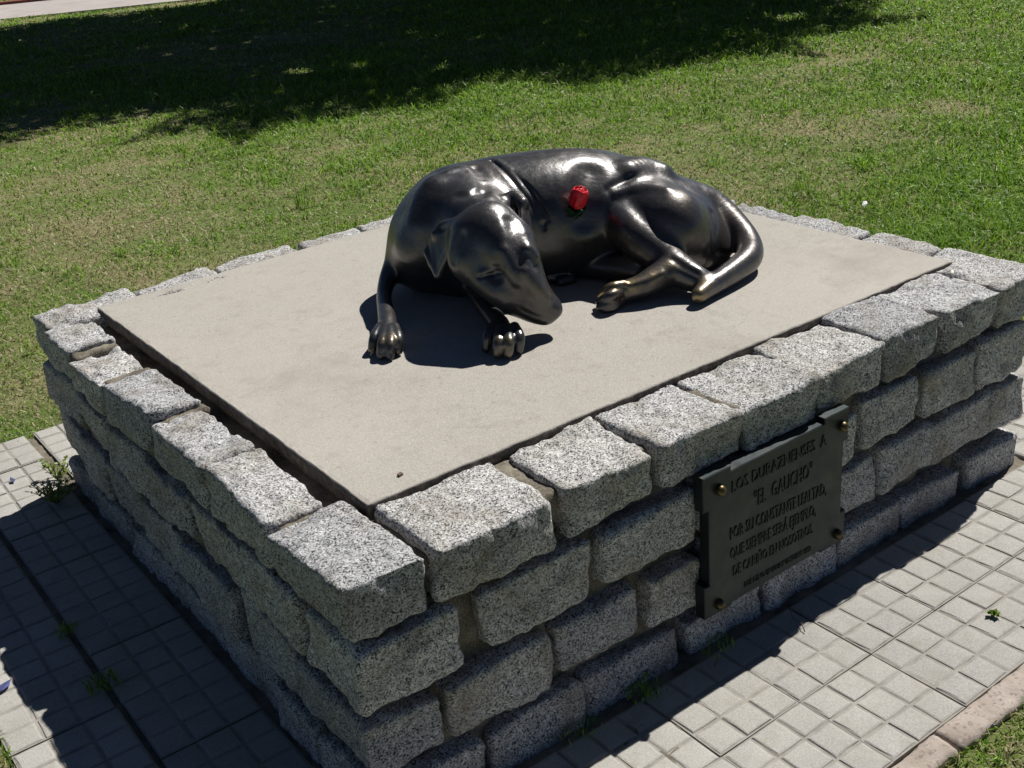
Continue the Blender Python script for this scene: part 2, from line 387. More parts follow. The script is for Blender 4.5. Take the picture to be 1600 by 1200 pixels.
for ci, (row, (z0, z1)) in enumerate(zip(FRONT, ZC)):
    for si, (x0, x1) in enumerate(row):
        first, last = si == 0, si == len(row) - 1
        yf = -.004 - .002 * ci + j_(.0038)
        y1 = CORN[ci] if first else (.24 - .03 * ci if last else .172 + j_(.006))
        if ci: y1 = CORN[ci] if first else .13
        xx = .018 if first else x0
        st = stone(xx if first else x0, x1, yf, y1, z0 + j_(.004), z1 + j_(.0045), r=.007 if ci == 0 else None, Rt=.008 if ci == 0 else None)
for ci, (row, (z0, z1)) in enumerate(zip(LEFT, ZC)):
    for si, (y0, y1) in enumerate(row):
        xi = random.uniform(.128, .150) if ci == 0 else .13
        x1 = xi
        last = si == len(row) - 1
        if last: x1 = .285 if ci == 0 else .2; y1 += .012
        stone(.022 + j_(.006) + (.012 if last else 0), x1, y0, y1, z0 + j_(.004), z1 + j_(.0045) - (.003 if ci == 0 else 0), k=1.3, fax=0, Rt=.011 if ci == 0 else None)
# far and right sides
BACK = [[(.292, .505), (.518, .753), (.772, .966), (.982, 1.2), (1.215, 1.42), (1.432, 1.64), (1.65, 1.812)],
        [(.21, .40), (.42, .66), (.68, .88), (.90, 1.13), (1.15, 1.35), (1.37, 1.57), (1.59, 1.80)],
        [(.21, .47), (.49, .70), (.72, .93), (.95, 1.2), (1.22, 1.43), (1.45, 1.62), (1.64, 1.81)],
        [(.21, .36), (.38, .61), (.63, .87), (.89, 1.08), (1.1, 1.31), (1.33, 1.55), (1.57, 1.80)]]
RIGHT = [[(.25, .44), (.456, .682), (.697, .915), (.93, 1.14), (1.155, 1.38), (1.395, 1.47)],
         [(.155, .35), (.37, .60), (.62, .81), (.83, 1.07), (1.09, 1.29), (1.31, 1.46)],
         [(.16, .40), (.42, .63), (.65, .90), (.92, 1.12), (1.14, 1.32), (1.34, 1.46)],
         [(.155, .30), (.32, .56), (.58, .78), (.80, 1.03), (1.05, 1.25), (1.27, 1.46)]]
for ci, (row, (z0, z1)) in enumerate(zip(BACK, ZC)):
    for (x0, x1) in row: stone(x0, x1, 1.478, 1.624 + j_(.007) - .004 * ci, z0 + j_(), z1 + j_(.003) + (.002 if ci == 0 else 0), .008, Rt=.012 if ci == 0 else None)
for ci, (row, (z0, z1)) in enumerate(zip(RIGHT, ZC)):
    for (y0, y1) in row: stone(1.68, 1.834 + j_(.007) - .006 * ci, y0, y1, z0 + j_(), z1 + j_(.003) + (.002 if ci == 0 else 0), .008, fax=0, Rt=.012 if ci == 0 else None)
V, Q, c = rough_box(.048, 1.78, .026, 1.572, -.05, .372, .012, .012, (.002, .007, .004, .002), 31)
part('mortar_core', V, Q, c, MORTAR, plinth)
V, Q, c = rough_box(.062, 1.77, .045, 1.56, .30, .428, .011, .012, (.002, .006, .004, .002), 32)
part('mortar_bed', V, Q, c, MORTAR, plinth)
# mortar showing on top between the capping blocks
row = FRONT[0]
for si in range(len(row) - 1):
    a, b = row[si][1], row[si + 1][0]
    V, Q, c = rough_box(a - .012, b + .012, .022 + j_(.008), .19, .40, .452 + j_(.005), .007, .008, (.002, .004, .003, .0015), 600 + si)
    part('mortar_joint', V, Q, c, MORTAR, plinth)
ends = [.245] + [r_[1] for r_ in LEFT[0][:-1]]; starts = [r_[0] for r_ in LEFT[0]]
for si, (a, b) in enumerate(zip(ends, starts)):
    V, Q, c = rough_box(.040 + j_(.008), .142 + j_(.012), a - .014, b + .014, .39, .454 + j_(.004), .007, .008, (.002, .004, .003, .0015), 640 + si)
    part('mortar_joint', V, Q, c, MORTAR, plinth)
V, Q, c = rough_box(.16, 1.75, .150, .196, .39, .436, .008, .008, (.001, .006, .004, .002), 661)
part('mortar_bed', V, Q, c, MORTAR, plinth)
# concrete slab: flat sheet with a chipped rim
def slab():
    cs = np.array([(.168, .180), (1.738, .166), (1.752, 1.552), (.172, 1.532)])
    rim = []
    for i in range(4):
        a, b = cs[i], cs[(i + 1) % 4]; n = int(np.linalg.norm(b - a) / .011)
        for t in range(n): rim.append(a + (b - a) * t / n)
    rim = np.array(rim); ctr = rim.mean(0); d = rim - ctr
    N = np.roll(rim, -1, 0) - np.roll(rim, 1, 0); N = np.c_[N[:, 1], -N[:, 0]]; N /= np.linalg.norm(N, axis=1, keepdims=True)
    P3 = np.c_[rim, np.zeros(len(rim))]
    chip = .0010 * vn(P3, 9, 41) + .0009 * vn(P3, 38, 42) + .0009 * vn(P3, 110, 43)
    chip2 = -.0055 * np.maximum(vn(P3, 22, 45) - .6, 0) / .55
    rings = []
    for off, z, am in ((-.010, .4755, 0), (-.0025, .4752, .5), (0, .4728, 1), (.0004, .464, 1.2), (-.001, .452, 1.3), (-.003, .440, 1.2), (-.03, .439, 0)):
        o = off + am * (chip + chip2)
        zz = np.full(len(rim), z) + (.0012 * vn(P3, 60, 46 + int(z * 1e4)) if am else 0)
        rings.append(np.c_[rim + N * o[:, None] if hasattr(o, '__len__') else rim + N * off, zz])
    V = np.concatenate(rings); n = len(rim); Q = []
    for k in range(len(rings) - 1):
        for t in range(n): Q.append((k * n + t, (k + 1) * n + t, (k + 1) * n + (t + 1) % n, k * n + (t + 1) % n))
    me = bpy.data.meshes.new('concrete_slab')
    me.from_pydata([tuple(v) for v in V], [], [tuple(q) for q in Q] + [tuple(range(n))] + [tuple(range(len(V) - 1, len(V) - n - 1, -1))])
    me.materials.append(SLAB); me.materials.append(SLABEDGE)
    for i, p in enumerate(me.polygons):
        p.material_index = 1 if (2 * n <= i < len(Q)) else 0; p.use_smooth = i < len(Q) and i >= n
    me.update()
    o = link('concrete_slab', me, None, plinth); o.location = -plinth.location; return o
slab()

# ------------------------------------------------ bronze plaque on the front wall
plq = tag(empty('memorial_plaque', (.918, -.018, .08)), 'dark weathered bronze plaque with raised Spanish lettering bolted to the front wall', 'plaque')
def prism(out, y0, y1, bev=.002):
    n = len(out); V = [(x, y1, z) for x, z in out]; c = np.mean(out, 0)
    V += [(x, y0 + bev, z) for x, z in out]
    ins = []
    for i in range(n):
        a, p, q = np.array(out[i - 1]), np.array(out[i]), np.array(out[(i + 1) % n])
        e1, e2 = (p - a) / np.linalg.norm(p - a), (q - p) / np.linalg.norm(q - p)
        m1, m2 = np.array((-e1[1], e1[0])), np.array((-e2[1], e2[0])); m = m1 + m2; m = m / (m @ m) * 2
        ins.append(p + m * bev)
    V += [(x, y0, z) for x, z in ins]
    F = [tuple(range(n))[::-1]] + [tuple(range(2 * n, 3 * n))]
    for k in (0, 1):
        for t in range(n): F.append((k * n + t, k * n + (t + 1) % n, (k + 1) * n + (t + 1) % n, (k + 1) * n + t))
    return V, F
ear = .072; i1 = .014; xa, xb, za, zb = .717, 1.119, .082, .386
out = [(xa, za), (xa + ear, za), (xa + ear, za + .006), (xb - ear, za + .006), (xb - ear, za), (xb, za), (xb, za + ear), (xb - i1, za + ear), (xb - i1, zb - ear), (xb, zb - ear),
       (xb, zb), (xb - ear, zb), (xb - ear, zb - .010), (xa + ear, zb - .010), (xa + ear, zb), (xa, zb), (xa, zb - ear), (xa + i1, zb - ear), (xa + i1, za + ear), (xa, za + ear)]
V, F = prism(out, -.0345, -.010)
me = bpy.data.meshes.new('plate'); px, py, pz = plq.location
me.from_pydata([(x - px, y - py, z - pz) for x, y, z in V], [], F); me.update()
import bmesh
bm = bmesh.new(); bm.from_mesh(me); bmesh.ops.recalc_face_normals(bm, faces=bm.faces); bm.to_mesh(me); bm.free()
link('plate', me, PLAQUE, plq)
BOLT = m_plain('brass_bolt', (.12, .095, .045), .4, .8, .35, 90, .15)
def lathe(prof, seg=20):
    V, Q = [], []
    for r, h in prof:
        for t in range(seg): a = 2 * math.pi * t / seg; V.append((r * math.cos(a), -h, r * math.sin(a)))
    for k in range(len(prof) - 1):
        for t in range(seg): Q.append((k * seg + t, k * seg + (t + 1) % seg, (k + 1) * seg + (t + 1) % seg, (k + 1) * seg + t))
    return V, Q
bv, bq = lathe([(.0108, 0), (.0108, .004), (.0102, .007), (.0086, .0104), (.0058, .0126), (.0027, .0134), (.0002, .0136)])
bme = npmesh('bolt', bv, bq)
for x, z in ((.757, .349), (1.097, .352), (1.094, .107), (.752, .104)): link('bolt', bme, BOLT, plq, (x - px, -.0345 - py, z - pz))
LET = m_plain('blackened_bronze_lettering', (.034, .042, .043), .45, .7, .3, 60, .1)
def text(s, x0, x1, zb, h, parent, tilt=0):
    cu = bpy.data.curves.new('lettering', 'FONT'); cu.body = s; cu.size = 1.0; cu.extrude = .0; cu.resolution_u = 2
    o = bpy.data.objects.new('lettering', cu); COL.objects.link(o); bpy.context.view_layer.update()
    dg = bpy.context.evaluated_depsgraph_get(); dim = [v for v in o.bound_box]
    w0 = min(v[0] for v in dim); w1 = max(v[0] for v in dim)
    sx = (x1 - x0) / (w1 - w0); sz = h / .70
    cu.extrude = .0016 / sx if False else .02
    bpy.context.view_layer.update(); dg = bpy.context.evaluated_depsgraph_get()
    me = bpy.data.meshes.new_from_object(o.evaluated_get(dg)); bpy.data.objects.remove(o)
    n = len(me.vertices); co = np.empty(n * 3, np.float32); me.vertices.foreach_get('co', co); co = co.reshape(-1, 3)
    Vn = np.c_[x0 + (co[:, 0] - w0) * sx, -.0347 - (co[:, 2] + .02) / .04 * .0017, zb + co[:, 1] * sz + (co[:, 0] - w0) * sx * tilt]
    Vn -= np.array([px, py, pz]); me.vertices.foreach_set('co', Vn.astype(np.float32).ravel()); me.update(); me.materials.clear(); me.materials.append(LET)
    o = link('lettering', me, None, parent); return o
text('LOS DURAZNENSES  A', .790, 1.052, .329, .024, plq)
text('"EL  GAUCHO"', .850, 1.012, .274, .032, plq)
text('POR SU CONSTANTE LEALTAD,', .785, 1.056, .230, .026, plq, -.045)
text('QUE SIEMPRE SERÁ EJEMPLO,', .785, 1.026, .187, .024, plq, -.02)
text('DE CARIÑO EN NOSOTROS.', .792, 1.020, .147, .022, plq, -.02)
text('DURAZNO URUGUAY OCTUBRE 1993', .823, 1.014, .107, .012, plq, -.02)

# ---------- signed-distance modelling of the bronze dog ----------
class Field:
    def __init__(s, lo, hi, vox):
        s.lo = np.array(lo, float); s.v = vox
        s.n = np.ceil((np.array(hi) - s.lo) / vox).astype(int) + 1
        s.f = np.full(tuple(s.n), 0.08, np.float32)
    def box(s, lo, hi):
        a = np.maximum(np.floor((np.array(lo) - s.lo) / s.v).astype(int), 0)
        b = np.minimum(np.ceil((np.array(hi) - s.lo) / s.v).astype(int) + 1, s.n)
        if (b <= a).any(): return None
        sl = tuple(slice(i, j) for i, j in zip(a, b))
        ax = [(s.lo[k] + s.v * np.arange(a[k], b[k])).astype(np.float32) for k in range(3)]
        return sl, ax[0][:, None, None], ax[1][None, :, None], ax[2][None, None, :]
    def mix(s, sl, d, k, op):
        f = s.f[sl]
        if op == 'add':
            h = np.maximum(k - np.abs(f - d), 0) / k
            s.f[sl] = np.minimum(f, d) - h * h * k * 0.25
        else:
            h = np.maximum(k - np.abs(f + d), 0) / k
            s.f[sl] = np.maximum(f, -d) + h * h * k * 0.25
    def cone(s, a, b, ra, rb, k=0.03, op='add'):
        a = np.array(a, float); b = np.array(b, float); m = max(ra, rb) + 0.08
        r = s.box(np.minimum(a, b) - m, np.maximum(a, b) + m)
        if r is None: return
        sl, X, Y, Z = r
        ab = b - a; L2 = ab @ ab + 1e-12
        t = np.clip(((X - a[0]) * ab[0] + (Y - a[1]) * ab[1] + (Z - a[2]) * ab[2]) / L2, 0, 1)
        d = np.sqrt((X - a[0] - t * ab[0]) ** 2 + (Y - a[1] - t * ab[1]) ** 2 + (Z - a[2] - t * ab[2]) ** 2) - (ra + (rb - ra) * t)
        s.mix(sl, d, k, op)
    def chain(s, pts, k=0.03, op='add', sub=4):
        # one smooth limb: Catmull-Rom through the joints, union inside the limb is exact, then blended on
        p = np.array(pts, float); n = len(p); q = np.concatenate([[2 * p[0] - p[1]], p, [2 * p[-1] - p[-2]]]); S = []
        for i in range(n - 1):
            a, b, c, d = q[i], q[i + 1], q[i + 2], q[i + 3]
            for t in np.arange(sub) / sub:
                S.append(.5 * (2 * b + (c - a) * t + (2 * a - 5 * b + 4 * c - d) * t * t + (3 * b - a - 3 * c + d) * t ** 3))
        S = np.array(S + [p[-1]]); S[:, 3] = np.clip(S[:, 3], p[:, 3].min(), p[:, 3].max())
        m = S[:, 3].max() + 0.08
        r = s.box(S[:, :3].min(0) - m, S[:, :3].max(0) + m)
        if r is None: return
        sl0 = r[0]; D = np.full(tuple(z.stop - z.start for z in sl0), 0.08, np.float32)
        for u, v in zip(S[:-1], S[1:]):
            a, b = u[:3], v[:3]; m = max(u[3], v[3]) + 0.08
            r = s.box(np.minimum(a, b) - m, np.maximum(a, b) + m)
            if r is None: continue
            sl, X, Y, Z = r; ab = b - a; L2 = ab @ ab + 1e-12
            t = np.clip(((X - a[0]) * ab[0] + (Y - a[1]) * ab[1] + (Z - a[2]) * ab[2]) / L2, 0, 1)
            d = np.sqrt((X - a[0] - t * ab[0]) ** 2 + (Y - a[1] - t * ab[1]) ** 2 + (Z - a[2] - t * ab[2]) ** 2) - (u[3] + (v[3] - u[3]) * t)
            w = tuple(slice(z.start - z0.start, z.stop - z0.start) for z, z0 in zip(sl, sl0))
            D[w] = np.minimum(D[w], d)
        s.mix(sl0, D, k, op)
    def ell(s, c, ax, rad, k=0.03, op='add'):
        # ellipsoid: ax = 3 unit vectors (rows), rad = radii
        c = np.array(c, float); m = max(rad) + 0.07
        r = s.box(c - m, c + m)
        if r is None: return
        sl, X, Y, Z = r
        q = [((X - c[0]) * ax[i][0] + (Y - c[1]) * ax[i][1] + (Z - c[2]) * ax[i][2]) for i in range(3)]
        k0 = np.sqrt(sum((q[i] / rad[i]) ** 2 for i in range(3))); k1 = np.sqrt(sum((q[i] / rad[i] ** 2) ** 2 for i in range(3)))
        s.mix(sl, k0 * (k0 - 1) / np.maximum(k1, 1e-6), k, op)
    def tri(s, a, b, c, r, k=0.01, op='add'):
        a, b, c = (np.array(p, float) for p in (a, b, c)); m = r + 0.05
        bx = s.box(np.minimum(np.minimum(a, b), c) - m, np.maximum(np.maximum(a, b), c) + m)
        if bx is None: return
        sl, X, Y, Z = bx
        sh = np.broadcast_shapes(X.shape, Y.shape, Z.shape)
        P = np.stack([np.broadcast_to(X, sh), np.broadcast_to(Y, sh), np.broadcast_to(Z, sh)], -1).astype(np.float64)
        n = np.cross(b - a, c - a); nn = n @ n
        ins = np.ones(sh, bool); de = np.full(sh, 9.0)
        for p, q in ((a, b), (b, c), (c, a)):
            e = q - p; w = P - p
            ins &= (w @ np.cross(n, e)) >= 0
            t = np.clip((w @ e) / (e @ e), 0, 1)
            de = np.minimum(de, ((w - t[..., None] * e) ** 2).sum(-1))
        dp = ((P - a) @ n) ** 2 / nn
        d = np.sqrt(np.where(ins, dp, de)) - r
        s.mix(sl, d.astype(np.float32), k, op)
    def smooth(s, *steps):
        # separable 1-2-1 blur, each step at its own spacing in voxels
        for st in steps:
            for ax in range(3):
                f = s.f; g = f.copy()
                A = [slice(None)] * 3; B = [slice(None)] * 3; Cc = [slice(None)] * 3
                A[ax] = slice(0, -2 * st); B[ax] = slice(st, -st); Cc[ax] = slice(2 * st, None)
                g[tuple(B)] = 0.25 * f[tuple(A)] + 0.5 * f[tuple(B)] + 0.25 * f[tuple(Cc)]
                s.f = g
    def blur(s, mm):
        # blur out to a given reach in metres
        st, L = 1, []
        while st * s.v <= mm: L.append(st); st *= 2
        s.smooth(*L)
    def sample(s, P):
        q = (P - s.lo) / s.v
        q = np.clip(q, 0, s.n - 1.001); i = q.astype(int); t = q - i
        r = 0
        for dx in (0, 1):
            for dy in (0, 1):
                for dz in (0, 1):
                    w = (t[:, 0] if dx else 1 - t[:, 0]) * (t[:, 1] if dy else 1 - t[:, 1]) * (t[:, 2] if dz else 1 - t[:, 2])
                    r = r + w * s.f[i[:, 0] + dx, i[:, 1] + dy, i[:, 2] + dz]
        return r
    def mesh(s):
        # naive surface nets
        f = s.f; ins = f < 0
        c = np.zeros(tuple(s.n - 1), np.int8)
        for dx in (0, 1):
            for dy in (0, 1):
                for dz in (0, 1):
                    c += ins[dx:dx + s.n[0] - 1, dy:dy + s.n[1] - 1, dz:dz + s.n[2] - 1]
        cells = np.argwhere((c > 0) & (c < 8))
        idx = np.full(tuple(s.n - 1), -1, np.int32); idx[tuple(cells.T)] = np.arange(len(cells))
        acc = np.zeros((len(cells), 3)); cnt = np.zeros(len(cells))
        corners = [(x, y, z) for x in (0, 1) for y in (0, 1) for z in (0, 1)]
        for a in corners:
            for ax in range(3):
                if a[ax] == 1: continue
                b = list(a); b[ax] = 1
                fa = f[cells[:, 0] + a[0], cells[:, 1] + a[1], cells[:, 2] + a[2]]
                fb = f[cells[:, 0] + b[0], cells[:, 1] + b[1], cells[:, 2] + b[2]]
                m = (fa < 0) != (fb < 0)
                t = np.where(m, fa / np.where(m, fa - fb, 1), 0)
                p = np.tile(np.array(a, float), (len(cells), 1)); p[:, ax] += t
                acc[m] += p[m]; cnt[m] += 1
        V = s.lo + s.v * (cells + acc / cnt[:, None])
        quads = []
        for ax in range(3):
            A = [slice(None)] * 3; B = [slice(None)] * 3
            A[ax] = slice(0, -1); B[ax] = slice(1, None)
            ia, ib = ins[tuple(A)], ins[tuple(B)]
            o1, o2 = [k for k in range(3) if k != ax]
            for flip, m in ((False, ia & ~ib), (True, ~ia & ib)):
                e = np.argwhere(m); e = e[(e[:, o1] > 0) & (e[:, o2] > 0)]
                e = e[(e[:, o1] < s.n[o1] - 1) & (e[:, o2] < s.n[o2] - 1)]
                def g(d1, d2):
                    q = e.copy(); q[:, o1] -= d1; q[:, o2] -= d2
                    return idx[q[:, 0], q[:, 1], q[:, 2]]
                Q = np.stack([g(1, 1), g(0, 1), g(0, 0), g(1, 0)], 1)
                if ax == 1: Q = Q[:, ::-1]
                if flip: Q = Q[:, ::-1]
                quads.append(Q)
        return V, np.concatenate(quads)

